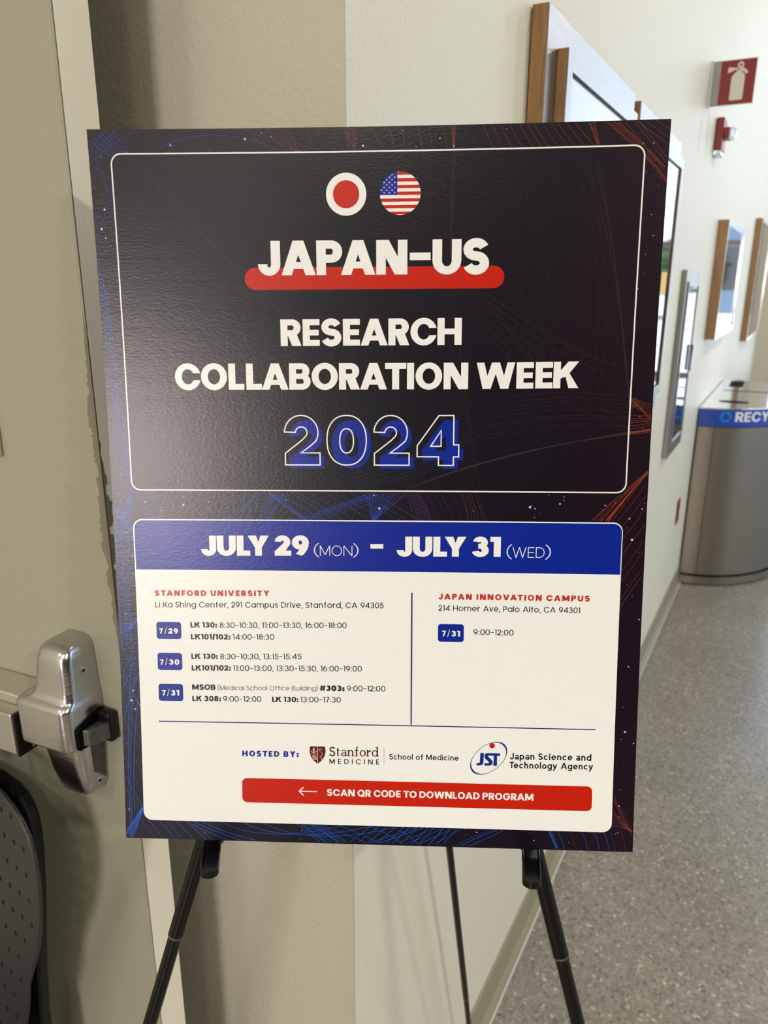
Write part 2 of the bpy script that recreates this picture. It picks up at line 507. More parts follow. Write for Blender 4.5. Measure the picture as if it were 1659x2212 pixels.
# corridor base: vinyl cove and the pale line of sealant
b = MB()
b.box(0.0, SE, -0.006, 0.0, 0.0, 0.1016)
b.add([(0, -0.006, 0.022), (SE, -0.006, 0.022), (SE, -0.016, 0.0), (0, -0.016, 0.0), (0, -0.006, 0.0), (SE, -0.006, 0.0)],
      [(0, 1, 2, 3), (3, 2, 5, 4), (0, 3, 4), (1, 5, 2)])
struct('baseboard_right', b, M['base'], 'olive brown cove base of the corridor wall')
struct('trim_1', MB().box(0.0, SE, -0.021, -0.016, 0.0, 0.003), M['caulk'], 'pale sealant line along the cove base')
struct('baseboard_left', MB().box(-0.009, -0.003, 0.0, -WL, 0.0, 0.1016), M['base'], 'olive brown base of the grey wall')

# glazed side: posts, rails and panes, each pane its own piece
def glazing(name, label, loc, rot, width, z0, z1, posts, rails):
    root = bpy.data.objects.new(name, None); COL.objects.link(root)
    root.location = loc; root.rotation_euler = (0, 0, rot)
    tag(root, label, None, None, 'structure')
    for i in range(posts + 1):
        x = width * i / posts
        MB().box(x - .03, x + .03, -.06, .06, z0, z1).build('mullion', M['mullion'], root)
    zs = [z0] + rails + [z1]
    for z in zs:
        MB().box(0, width, -.05, .05, z - .025, z + .025).build('transom', M['mullion'], root)
    for i in range(posts):
        for k in range(len(zs) - 1):
            MB().box(width * i / posts + .03, width * (i + 1) / posts - .03, -.004, .004, zs[k] + .025, zs[k + 1] - .025).build('pane', M['window_glass'], root)
    return root
glazing('window_1', 'tall glazed wall along the right side of the hall', W(0.1, WR + .07, 0), WROT, 8.2, 0.02, 4.28, 7, [1.05, 2.5])
glazing('window_2', 'bright tall window at the far end of the corridor', W(SE + .1, 0.16, 0), WROT - PI / 2, WR - .16, 0.54, 4.14, 4, [1.9])
# glazed door behind the camera
gd = bpy.data.objects.new('door_1', None); COL.objects.link(gd)
gd.location = W(SB, 0, 0); gd.rotation_euler = (0, 0, WROT); tag(gd, 'glazed door behind the camera', None, None, 'structure')
for y in (-0.88, 0.11):
    MB().box(-.09, -.03, y - .04, y + .04, 0.0, 2.40).build('stile', M['mullion'], gd)
for z in (0.10, 2.36):
    MB().box(-.09, -.03, -0.84, 0.07, z - .06, z + .06).build('rail', M['mullion'], gd)
MB().box(-.064, -.056, -0.84, 0.07, 0.16, 2.30).build('pane', M['window_glass'], gd)

# downlights
for s, o, z, p in LAMPS:
    zc = 2.9 if s < 0 else 4.3
    where = {-2.3: 'low ceiling', -1.5: 'low ceiling', -4.0: 'low ceiling near the glazed door', 1.2: 'high ceiling nearest the poster', 4.0: 'high ceiling above the bin', 6.8: 'high ceiling nearest the end window'}[s]
    side = {-0.72: 'over the open door side', 0.9: 'above the camera', 2.6: 'toward the right wall', 1.7: 'over the corridor'}[o]
    t = thing('ceiling_light', 'round recessed downlight in the %s, %s' % (where, side), 'light', W(s, o, zc), 0, 'recessed ceiling lights')
    n = 32
    rg = lambda r, h: [V((r * math.cos(2 * PI * k / n), r * math.sin(2 * PI * k / n), h)) for k in range(n)]
    MB().loft([rg(.115, 0), rg(.115, -.012), rg(.10, -.016), rg(.092, -.016), rg(.092, 0)]).build('trim_ring', M['lamp_trim'], t, smooth=True)
    MB().loft([rg(.09, -.004), rg(.09, -.010)]).build('diffuser', M['lamp_glow'], t)

# outside: paving and trees seen through and mirrored in the glass
g = MB().box(-30, 40, -40, -WR - .3, -0.14, -0.08).build('outdoor_paving', M['outdoor_ground'])
at(g, CN, WROT); tag(g, 'pale paving outside the glazed wall', None, None, 'structure')
random.seed(5)
bd = thing('office_building', 'low blue-grey building across the court beyond the end window', 'building', W(44, 1.4, -0.08), WROT)
MB().box(0, 8, -3.4, 6.5, 0, 5.2).build('walls', pm('building_blue_grey', (0.20, 0.26, 0.34), 0.6), bd)
for k in range(4):
    MB().box(-.05, 0.02, -2.8 + 2.4 * k, -1.2 + 2.4 * k, 1.2, 3.6).build('window', M['glass'], bd)
MB().box(-.3, 8.3, -3.7, 6.8, 5.2, 5.4).build('roof', M['ceiling'], bd)
def tree(name, label, loc, h, r, grp):
    t = thing(name, label, 'tree', loc, random.random() * 6, grp)
    MB().tube([(0, 0, -0.1), (0.03, 0, h * .3), (0.0, 0.05, h * .55)], [.12, .09, .06], 10).build('trunk', M['bark'], t, smooth=True)
    c = MB()
    for k in range(420):
        a = random.random() * 2 * PI; e = math.asin(random.uniform(-.75, 1)); q = r * random.uniform(.55, 1.0)
        p = V((q * math.cos(a) * math.cos(e), q * math.sin(a) * math.cos(e), h * .62 + q * 1.15 * math.sin(e)))
        u = V((random.gauss(0, 1), random.gauss(0, 1), random.gauss(0, 1))).normalized() * .26
        w_ = u.cross(V((random.gauss(0, 1), random.gauss(0, 1), random.gauss(0, 1)))).normalized() * .16
        c.add([p - u, p + w_, p + u, p - w_], [(0, 1, 2, 3)])
    tag(c.build('foliage', M['leaf'], t, fix=False), kind='stuff')
for i, (s, o) in enumerate(((0.5, 10), (3.4, 12), (6.3, 9.5), (9.5, 11.5), (13, 9), (38, 2.2), (24, -9))):
    tree('garden_tree', 'leafy green tree beyond the glass, %s' % ['nearest the camera end', 'second from the camera end', 'in front of the middle panes', 'past the middle panes',
         'at the far corner of the hall', 'beyond the far end window', 'far outside, left of the end window'][i], W(s, o + 3, 0), 2.6 + .3 * (i % 3), 1.15 + .15 * (i % 2), 'trees outside the windows')

# ================================================================ OPEN DOOR
DN = V((-0.28937536, 0.75306278, 0)); DL = V((-0.90996127, 0.41469324, 0)); DROT = math.atan2(DL.y, DL.x)
# local frame: x = away from the free edge, y = into the leaf (-y faces the camera)
# check of handedness: rotating x onto DL sends y to (-DL.y, DL.x) = (-0.4147, -0.91) which faces the camera
door = bpy.data.objects.new('door_2', None); COL.objects.link(door)
door.location = DN; door.rotation_euler = (0, 0, DROT)
tag(door, 'open grey-green painted metal door with a worn cream edge', None, None, 'structure')
# here +y faces the camera; the leaf fills y from -0.0445 to 0
TH = 0.0445
leaf = MB()
leaf.box(0.0005, 0.91, -TH, 0.0, 0.012, 2.13)
leaf.build('leaf', M['door'], door)
# free edge: thin folded skins with the seam between them
ed = MB()
ed.box(-0.0012, 0.0004, -TH, -0.0024, 0.012, 2.13)
ed.build('edge_skin', M['door_edge'], door)
sk = MB(); sk.box(-0.0012, 0.0005, -0.0016, 0.0, 0.012, 2.13)
sk.build('seam_fold', M['door'], door, bevel=0.0003)
MB().box(-0.0006, 0.0004, -0.0024, -0.0016, 0.012, 2.13).build('seam', M['black_hole'], door)
# vision light kit: raised moulding of which only the lower corner is in view
lk = MB()
for x0, x1, z0, z1 in ((0.137, 0.165, 1.336, 2.0), (0.40, 0.428, 1.336, 2.0), (0.165, 0.40, 1.336, 1.364), (0.165, 0.40, 1.972, 2.0)):
    lk.box(x0, x1, 0.0, 0.005, z0, z1)
lk.build('light_frame', M['door'], door, bevel=0.0018)
MB().box(0.165, 0.40, 0.0, 0.0012, 1.364, 1.972).build('light_glass', M['glass'], door)
for z in (0.25, 1.1, 1.95):
    MB().tube([(0.918, -0.03, z - .055), (0.918, -0.03, z + .055)], 0.008, 12).build('hinge', M['steel'], door, smooth=True)

# ---------------------------------------------------------------- panic device (its own thing, on the door)
dev = thing('panic_bar', 'satin aluminium panic bar with latch housing on the open door', 'door hardware', DN + V((0, 0, 1.0)), DROT)
def rsec(a0, a1, off, z, r0=0.011, r1=0.008, n=6):
    """section of the housing: a0 is the free-edge side, a1 the bar side; rounded at the front"""
    p = [V((a0, 0.0005, z))]
    for k in range(n + 1):
        t = PI / 2 * k / n
        p.append(V((a0 + r0 - r0 * math.cos(t), off - r0 + r0 * math.sin(t), z)))
    for k in range(n + 1):
        t = PI / 2 * k / n
        p.append(V((a1 - r1 + r1 * math.sin(t), off - r1 + r1 * math.cos(t), z)))
    p.append(V((a1, 0.0005, z)))
    return p
h = MB()
def sm(t): return t * t * (3 - 2 * t)
tower = []
tw = [(0.072, .0335, .1120, .0545, .012, .012), (0.0745, .0338, .1100, .0530, .012, .012), (0.0765, .0342, .1040, .0500, .012, .014), (0.079, .0346, .0975, .0478, .012, .012),
      (0.084, .035, .0915, .0462, .0115, .010), (0.092, .0355, .0885, .0452, .011, .010), (0.110, .0365, .0855, .0440, .011, .010), (0.125, .0375, .0835, .0430, .011, .010),
      (0.133, .0385, .0815, .0405, .011, .010), (0.1385, .041, .0790, .0355, .011, .010), (0.1415, .045, .0745, .0285, .009, .009), (0.1425, .050, .0700, .0200, .007, .007)]
mid = [(0.0195, .0345, .1100, .0520, .012, .010), (0.0210, .0335, .1120, .0545, .012, .011), (0.0240, .0330, .1125, .0552, .012, .011), (0.0690, .0330, .1125, .0552, .012, .011), (0.0710, .0332, .1123, .0550, .012, .012)]
h.loft([rsec(a0, a1, of, z, r0, r1) for z, a0, a1, of, r0, r1 in mid + tw])
h.build('latch_housing', M['alu'], dev, smooth=True)
lo = [(-0.0545, .0520, .0740, .0170, .006, .006), (-0.0535, .0460, .0800, .0245, .008, .008), (-0.050, .0420, .0840, .0300, .010, .010), (-0.043, .0395, .0860, .0335, .011, .011),
      (-0.020, .0370, .0895, .0385, .011, .011), (0.0190, .0345, .0940, .0430, .011, .011), (0.0200, .0345, .0940, .0430, .011, .011)]
MB().loft([rsec(a0, a1, of, z, r0, r1) for z, a0, a1, of, r0, r1 in lo]).build('lower_cover', M['alu'], dev, smooth=True)
def screw(x, y, z, nx, name='screw'):
    m = MB(); n = 18
    r = lambda q, d: [V((x - d * nx[0], y - d * nx[1], z)) + V((-nx[1], nx[0], 0)) * q * math.cos(2 * PI * k / n) + V((0, 0, 1)) * q * math.sin(2 * PI * k / n) for k in range(n)]
    m.loft([r(.0048, 0.0012), r(.0048, -0.0006), r(.0038, -0.0012), r(.0012, -0.0009)])
    o = m.build(name, M['alu_rail'], dev, smooth=True)
    sl = MB()
    for u_, v_ in ((.0022, .0005), (.0005, .0022)):
        sl.box(x + nx[0] * .0011 - .0003, x + nx[0] * .0011 + .0003, y - u_, y + u_, z - v_, z + v_)
    sl.build('cross_slot', M['black_hole'], o)
    return o
screw(0.0368, 0.020, 0.108, (-1, 0)); screw(0.0388, 0.014, -0.038, (-1, 0))
# latch
bl = MB(); bl.box(0.0120, 0.0345, 0.0008, 0.0140, 0.018, 0.055)
bl.build('latch_case', M['black'], dev, bevel=0.004, seg=3)
MB().add([(0.0290, 0.006, 0.018), (0.0290, 0.044, 0.022), (0.0290, 0.044, 0.046), (0.0290, 0.006, 0.056), (0.0345, 0.006, 0.018), (0.0345, 0.044, 0.022), (0.0345, 0.044, 0.046), (0.0345, 0.006, 0.056)],
         [(0, 1, 2, 3), (7, 6, 5, 4), (0, 4, 5, 1), (1, 5, 6, 2), (2, 6, 7, 3), (3, 7, 4, 0)]).build('latch_recess', M['black_hole'], dev)
MB().add([(0.0335, 0.012, 0.024), (0.0335, 0.040, 0.024), (0.0335, 0.040, 0.044), (0.0335, 0.012, 0.044),
          (0.0140, 0.012, 0.024), (0.0225, 0.034, 0.024), (0.0225, 0.034, 0.044), (0.0140, 0.012, 0.044)],
         [(0, 1, 2, 3), (7, 6, 5, 4), (0, 4, 5, 1), (1, 5, 6, 2), (2, 6, 7, 3), (3, 7, 4, 0)]).build('latch_bolt', M['worn_steel'], dev, bevel=0.0012)
# dull scuff plate on the lower side
MB().add([(0.0385, 0.003, -0.040), (0.0338, 0.003, 0.017), (0.0338, 0.024, 0.017), (0.0366, 0.021, -0.022)], [(0, 1, 2, 3)]).build('scuffed_patch', M['worn_steel'], dev)
# rail on the door and push pad in front
MB().box(0.1110, 0.80, 0.0005, 0.0400, 0.000, 0.0660).build('mounting_rail', M['alu_light'], dev, bevel=0.0022)
MB().box(0.1112, 0.1146, 0.006, 0.0570, -0.002, 0.0530).build('dark_gap_strip', M['black'], dev, bevel=0.001)  # black strip stands in for the shaded gap between pad and housing
MB().box(0.1148, 0.78, 0.0402, 0.0585, 0.001, 0.0535).build('push_pad', M['alu_rail'], dev, bevel=0.0018)
MB().box(0.178, 0.184, 0.046, 0.0625, -0.026, 0.004).build('pad_lip', M['alu_rail'], dev, bevel=0.001)

# ================================================================ CHAIR (lower left corner)
ch = thing('chair', 'charcoal perforated plastic chair back against the lower door', 'chair', DN + DL * 0.262 - V((0, 0, 0)) + V((-0.41469324, -0.90996127, 0)) * 0.10, DROT)
# half-width outline of the back shell (mm from its centre line, mm above floor)
prof = [(560, 112), (600, 122), (640, 138.3), (668, 146), (700, 151.8), (721, 161), (746, 172.4), (777.4, 185.5), (800, 191.5), (815.8, 195.2), (832, 198.8), (847.9, 200.2), (866, 201.5), (881, 201.9), (906, 198.6),
        (929.3, 191.4), (944.7, 176.2), (954.4, 161.7), (962, 142), (968, 118), (972, 85), (974, 40)]
def chair_shell(scale=1.0, holes=True):
    loop = [(w / 1000 * scale, z / 1000) for z, w in prof] + [(-w / 1000 * scale, z / 1000) for z, w in prof[::-1]]
    pts = [V(p) for p in loop]; faces = []; edges = [(i, (i + 1) % len(loop)) for i in range(len(loop))]
    hc = []
    if holes:
        for j in range(-19, 20):
            for i in range(0, 12):
                x = j * 0.0098; z = 0.60 + i * 0.034 + (j % 2) * 0.017
                if j % 4 in (1, 2): z += 0.0
                hw = 0
                for (z0, w0), (z1, w1) in zip(prof, prof[1:]):
                    if z0 / 1000 <= z <= z1 / 1000:
                        hw = (w0 + (w1 - w0) * (z * 1000 - z0) / (z1 - z0)) / 1000
                if hw and abs(x) < hw - 0.014 and z < 0.955 and j % 2 == 0:
                    hc.append((x, z))
    for (x, z) in hc:
        k = len(pts)
        for a in range(8):
            pts.append(V((x + .0026 * math.cos(a * PI / 4), z + .0040 * math.sin(a * PI / 4))))
        edges += [(k + a, k + (a + 1) % 8) for a in range(8)]
    vo, eo, fo, *_ = delaunay_2d_cdt([p.to_2d() if len(p) > 2 else p for p in pts], edges, [list(range(len(loop)))], 1, 1e-6)
    keep = []
    for f in fo:
        c = sum((vo[i] for i in f), V((0, 0))) / len(f)
        if any((c.x - x) ** 2 + ((c.y - z) * .7) ** 2 < .0025 ** 2 for x, z in hc):
            continue
        keep.append(tuple(f))
    return vo, keep
def curve_y(x, z):
    return 0.60 * (x * x - 0.04) - 0.05 * (z - 0.80)
vo, fo = chair_shell()
def chair_normal(x): return V((-1.2 * x, 1.0, 0.05)).normalized()
m = MB(); nv = len(vo)
m.v = [V((p.x, curve_y(p.x, p.y), p.y)) for p in vo] + [V((p.x, curve_y(p.x, p.y) - .004, p.y)) for p in vo]
cnt = {}
for f in fo:
    for a, b_ in zip(f, f[1:] + f[:1]): cnt.setdefault((min(a, b_), max(a, b_)), []).append((a, b_))
m.f = list(fo) + [tuple(i + nv for i in f[::-1]) for f in fo]
nf = len(m.f)
m.f += [(e_[0][1], e_[0][0], e_[0][0] + nv, e_[0][1] + nv) for e_ in cnt.values() if len(e_) == 1]
sh = m.build('backrest', M['chair'], ch)
me = sh.data
nrm = []
for p in me.polygons:
    flat_ = p.index >= nf
    for li in p.loop_indices:
        vi = me.loops[li].vertex_index; n0 = chair_normal(me.vertices[vi].co.x)
        nrm.append(p.normal if flat_ else (n0 if p.normal.y > 0 else -n0))
    p.use_smooth = True
me.normals_split_custom_set([tuple(q) for q in nrm])
# rolled rim and the frame behind
rim = [V((w / 1000, curve_y(w / 1000, z / 1000), z / 1000)) for z, w in prof] + [V((-w / 1000, curve_y(w / 1000, z / 1000), z / 1000)) for z, w in prof[::-1]]
MB().tube(rim, 0.0021, 8).build('rim', M['chair'], ch, smooth=True)
rear = [(0, 445), (125, 445), (127, 500), (124, 604), (127, 660), (130, 700), (132, 723), (136, 760), (140, 800), (143, 850), (143, 880), (140, 903), (135, 916), (126, 930), (110, 940), (85, 948), (40, 954)]
rear = [(a / 1000, b_ / 1000) for a, b_ in rear[1:]]
lp2 = rear + [(-a, b_) for a, b_ in rear[::-1]]
rm = MB(); n = len(lp2)
rm.v = [V((x, -0.044 - .05 * (z - .8), z)) for x, z in lp2] + [V((x, -0.062 - .05 * (z - .8), z)) for x, z in lp2]
rm.f = [tuple(range(n)), tuple(range(n, 2 * n))[::-1]] + [(i, (i + 1) % n, n + (i + 1) % n, n + i) for i in range(n)]
rm.build('rear_shell', M['black'], ch, bevel=0.005, seg=3)
st = MB(); st.prism([(-.19, .0), (.19, .0), (.205, .12), (.20, .30), (.16, .37), (-.16, .37), (-.20, .30), (-.205, .12)], 0.44, 0.456)
o = st.build('seat', M['chair'], ch, bevel=0.006, seg=3)
for sx in (-1, 1):
    MB().tube([(sx * .15, -0.034, 0.0), (sx * .135, -0.030, 0.25), (sx * .115, -0.015, 0.47)], 0.010, 10).build('leg', M['black'], ch, smooth=True)
    MB().tube([(sx * .20, 0.36, 0.0), (sx * .185, 0.30, 0.44)], 0.010, 10).build('leg', M['black'], ch, smooth=True)

# ================================================================ THINGS ON THE CORRIDOR WALL
def ring_frame(mb, x0, x1, z0, z1, t, y0, y1):
    mb.box(x0, x0 + t, y0, y1, z0, z1); mb.box(x1 - t, x1, y0, y1, z0, z1)
    mb.box(x0 + t, x1 - t, y0, y1, z0, z0 + t); mb.box(x0 + t, x1 - t, y0, y1, z1 - t, z1)
    return mb
def directory(s, label, lit):
    """steel-faced board with wood edges carrying a second, smaller framed screen"""
    t = wall_thing('directory_display', label, 'display', s, 1.15, group='framed wall displays beside the poster')
    Wd, Hh = 0.612, 0.740
    # wood body, steel face
    MB().box(0, Wd, -0.0250, -0.002, 0, Hh).build('back_board', M['wood_dark'], t, bevel=0.001)
    MB().box(0.0005, Wd - .0005, -0.0270, -0.0250, 0.0005, Hh - .0005).build('steel_face', M['steel'], t, bevel=0.0004)
    x0, x1, z0, z1 = 0.050, 0.569, 0.050, 0.694
    ring_frame(MB(), x0, x1, z0, z1, 0.026, -0.0425, -0.0270).build('inner_frame', M['wood_dark'], t, bevel=0.0008)
    f = ring_frame(MB(), x0 + .0004, x1 - .0004, z0 + .0004, z1 - .0004, 0.0265, -0.0440, -0.0425).build('frame_face', M['steel'], t, bevel=0.0003)
    MB().box(x0 + .026, x1 - .026, -0.0390, -0.0270, z0 + .026, z1 - .026).build('screen', M['screen'] if lit else M['glass'], t)
    return t
d1 = directory(0.507, 'nearest steel-faced display with walnut edges, rising above the poster', True)
d2 = directory(1.187, 'second steel-faced display, its glass mirroring the windows right of the poster', False)
def yellow_glint(par, x0, x1, z0, z1, y):
    o = MB().box(x0, x1, y - .0006, y, z0, z1).build('yellow_reflection', pm('reflection_yellow', (0.85, 0.48, 0.0), 0.5), par)
    return o
yellow_glint(d2, 0.415, 0.505, 1.487 - 1.15, 1.545 - 1.15, -0.0391)  # yellow reflection in the glass, painted on as a flat patch

# fire extinguisher cabinet
cb = wall_thing('extinguisher_cabinet', 'narrow steel fire extinguisher cabinet with a glass front', 'cabinet', 2.275, 0.885)
Wc, Hc = 0.375, 0.675
ring_frame(MB(), 0, Wc, 0, Hc, 0.042, -0.018, -0.001).build('trim_frame', M['steel'], cb, bevel=0.002)
ring_frame(MB(), 0.040, Wc - .040, 0.040, Hc - .040, 0.016, -0.024, -0.006).build('door_frame', M['steel'], cb, bevel=0.0015)
MB().box(0.055, Wc - .055, -0.0205, -0.0180, 0.055, Hc - .055).build('glass_panel', M['glass'], cb)
MB().box(0.300, 0.312, -0.034, -0.024, 0.30, 0.40).build('pull_handle', M['steel_lid'], cb, bevel=0.003)

# flag sign with the extinguisher pictogram: perpendicular to the wall
sg = wall_thing('extinguisher_sign', 'red projecting sign with a pale fire extinguisher pictogram', 'sign', 2.44, 2.098)
SW, SH = 0.142, 0.138
MB().box(-0.0055, 0.0055, -0.006, -0.001, -0.003, SH + .003).build('wall_flange', M['alu_rail'], sg, bevel=0.001)
MB().box(-0.0020, 0.0020, -SW, -0.004, 0.0, SH).build('sign_plate', M['sign_pale'], sg)
for k, x in enumerate((-0.0026, 0.0021)):
    MB().box(x, x + .0005, -SW + .0015, -0.031, 0.0015, SH - .0015).build('red_panel', M['sign_red'], sg)
MB().box(-0.0027, -0.0021, -0.031, -0.005, 0.0, SH).build('channel', M['channel'], sg)
# pictogram, drawn in (out, up); face toward the camera is -x
def picto(x):
    m = MB()
    def poly(pts):
        k = len(m.v)
        m.v += [V((x, -a, z)) for a, z in pts]; m.f.append(tuple(range(k, k + len(pts))))
    # body with shoulders
    cx = 0.088
    body = [(cx - .0215, .016), (cx - .0195, .014), (cx + .0175, .014), (cx + .0195, .016), (cx + .0205, .082), (cx + .019, .090), (cx + .012, .098), (cx + .006, .101), (cx + .006, .106), (cx - .006, .106), (cx - .006, .101), (cx - .012, .097), (cx - .0195, .088), (cx - .0215, .080)]
    poly(body)
    poly([(cx - .035, .098), (cx - .033, .116), (cx - .012, .112), (cx - .004, .112), (cx - .004, .107), (cx - .012, .106)])
    poly([(cx + .004, .113), (cx + .018, .108), (cx + .029, .097), (cx + .024, .091), (cx + .014, .100), (cx + .004, .105)])
    for k in range(20):
        a0, a1 = 2 * PI * k / 20, 2 * PI * (k + 1) / 20
        c = (cx + .004, .1195)
        poly([(c[0] + .0095 * math.cos(a0), c[1] + .0105 * math.sin(a0)), (c[0] + .0095 * math.cos(a1), c[1] + .0105 * math.sin(a1)),
              (c[0] + .0040 * math.cos(a1), c[1] + .0045 * math.sin(a1)), (c[0] + .0040 * math.cos(a0), c[1] + .0045 * math.sin(a0))])
    return m
picto(-0.0029).build('pictogram', M['sign_pale'], sg, fix=False)
picto(0.0030).build('pictogram', M['sign_pale'], sg, fix=False)

# fire alarm: red box, horn block and clear strobe
al = wall_thing('fire_alarm', 'red wall fire alarm with a clear strobe lens', 'alarm', 2.73, 1.985)
MB().box(0, 0.115, -0.030, -0.001, 0.016, 0.130).build('housing', M['red'], al, bevel=0.005, seg=3)
MB().box(0.010, 0.105, -0.050, -0.030, 0.060, 0.096).build('horn_block', M['red'], al, bevel=0.003, seg=2)
l = MB(); l.loft([[V((0.012 + (x * .08), -y, z)) for x, z in ((0, .058), (1, .058), (1, .098), (0, .098))] for y in (0.050, )] +
                 [[V((0.012 + .08 * x, -0.066, z)) for x, z in ((.05, .060), (.95, .060), (.95, .094), (.05, .094))]] +
                 [[V((0.012 + .08 * x, -0.074, z)) for x, z in ((.25, .068), (.75, .068), (.75, .086), (.25, .086))]])
l.build('strobe_lens', M['lens'], al, bevel=0.002)
MB().box(0.020, 0.085, -0.054, -0.0502, 0.062, 0.092).build('strobe_reflector', M['strobe_white'], al)
MB().box(0.006, 0.108, -0.028, -0.002, 0.000, 0.0155).build('lower_lens', M['lens'], al, bevel=0.003)

# red outlet
ol = wall_thing('red_outlet', 'small red emergency outlet low on the wall before the bin', 'outlet', 2.955, 0.432)
MB().box(0, 0.072, -0.006, -0.0005, 0, 0.116).build('cover_plate', M['red'], ol, bevel=0.002)
for z in (0.022, 0.066):
    MB().box(0.019, 0.053, -0.0085, -0.006, z, z + .028).build('receptacle', M['red'], ol, bevel=0.003)

# two framed screens far along the wall
def far_screen(s, z, wd, hh, label):
    t = wall_thing('framed_screen', label, 'display', s, z, group='oak-edged screens far along the wall')
    ring_frame(MB(), 0, wd, 0, hh, 0.020, -0.0445, -0.001).build('oak_frame', M['wood_light'], t, bevel=0.001)
    ring_frame(MB(), .0005, wd - .0005, .0005, hh - .0005, 0.0215, -0.0465, -0.0445).build('frame_face', M['steel_lid'], t)
    MB().box(0.020, wd - .020, -0.0415, -0.004, 0.020, hh - .020).build('screen', M['glass'], t)
    return t
far_screen(3.243, 1.262, 0.93, 0.524, 'nearer of two oak-edged screens beyond the alarm')
far_screen(5.66, 1.098, 1.50, 0.855, 'farther oak-edged screen at the right edge of the view')

# ---------------------------------------------------------------- half-round recycling bin
bn = wall_thing('recycling_bin', 'half-round steel recycling bin with a blue band', 'bin', 4.0, 0.0)
A_, B_, HB = 0.640, 0.480, 0.929
def half(sc=1.0, n=40, grow=0.0, t0=0.0, t1=PI):
    return [(-(A_ * sc + grow) * math.cos(t0 + (t1 - t0) * k / n), -((B_ * sc + grow) * math.sin(t0 + (t1 - t0) * k / n)) - 0.006) for k in range(n + 1)]
def wall_strip(name, z0, z1, grow, mat, t0, t1, n=24, thick=0.004):
    a = half(1, n, grow, t0, t1); b_ = half(1, n, grow - thick, t0, t1)
    m = MB(); m.loft([[V((p[0], p[1], z0)) for p in a + b_[::-1]], [V((p[0], p[1], z1)) for p in a + b_[::-1]]])
    return m.build(name, mat, bn, smooth=True)
MB().prism(half(1, 40, -0.012), 0.055, 0.90).build('carcass', M['black'], bn)
seams = [0.004, 0.165, 1.10, 2.04, 2.976, PI - .004]
for k in range(5):
    wall_strip('body_panel', 0.058, 0.834, 0.0, M['steel_dark'], seams[k] + .003, seams[k + 1] - .003)
wall_strip('kick_ring', 0.008, 0.048, 0.008, M['steel_dark'], 0.0, PI, 48)
wall_strip('foot_ring', 0.0, 0.008, -0.02, M['black'], 0.0, PI, 48)
wall_strip('blue_band', 0.838, HB - .007, 0.004, M['blue_band'], 0.0, PI, 64)
MB().prism(half(1, 48, 0.006), HB - .007, HB).build('lid', M['steel_lid'], bn, bevel=0.002)
def flat(pts, name, mat, z):
    m = MB(); m.prism(pts, z, z + 0.0012); return m.build(name, mat, bn)
# three openings: a lens slot near the front, a long slot in the middle, a square hole at the back
def lens(cx, cy, hw, hd, n=16):
    return [(cx + hd * math.cos(2 * PI * k / n) * abs(math.cos(2 * PI * k / n)) ** .2, cy + hw * math.sin(2 * PI * k / n)) for k in range(n)]
flat([(-0.375 + 0.040 * math.cos(2 * PI * k / 24), -0.140 + 0.072 * math.sin(2 * PI * k / 24)) for k in range(24)], 'can_slot', M['black_hole'], HB)
flat([(0.078, -0.05), (0.094, -0.05), (0.094, -0.40), (0.078, -0.40)], 'paper_slot', M['black_hole'], HB)
flat([(0.27, -0.062), (0.56, -0.055), (0.56, -0.130), (0.27, -0.137)], 'bottle_opening', M['black_hole'], HB)

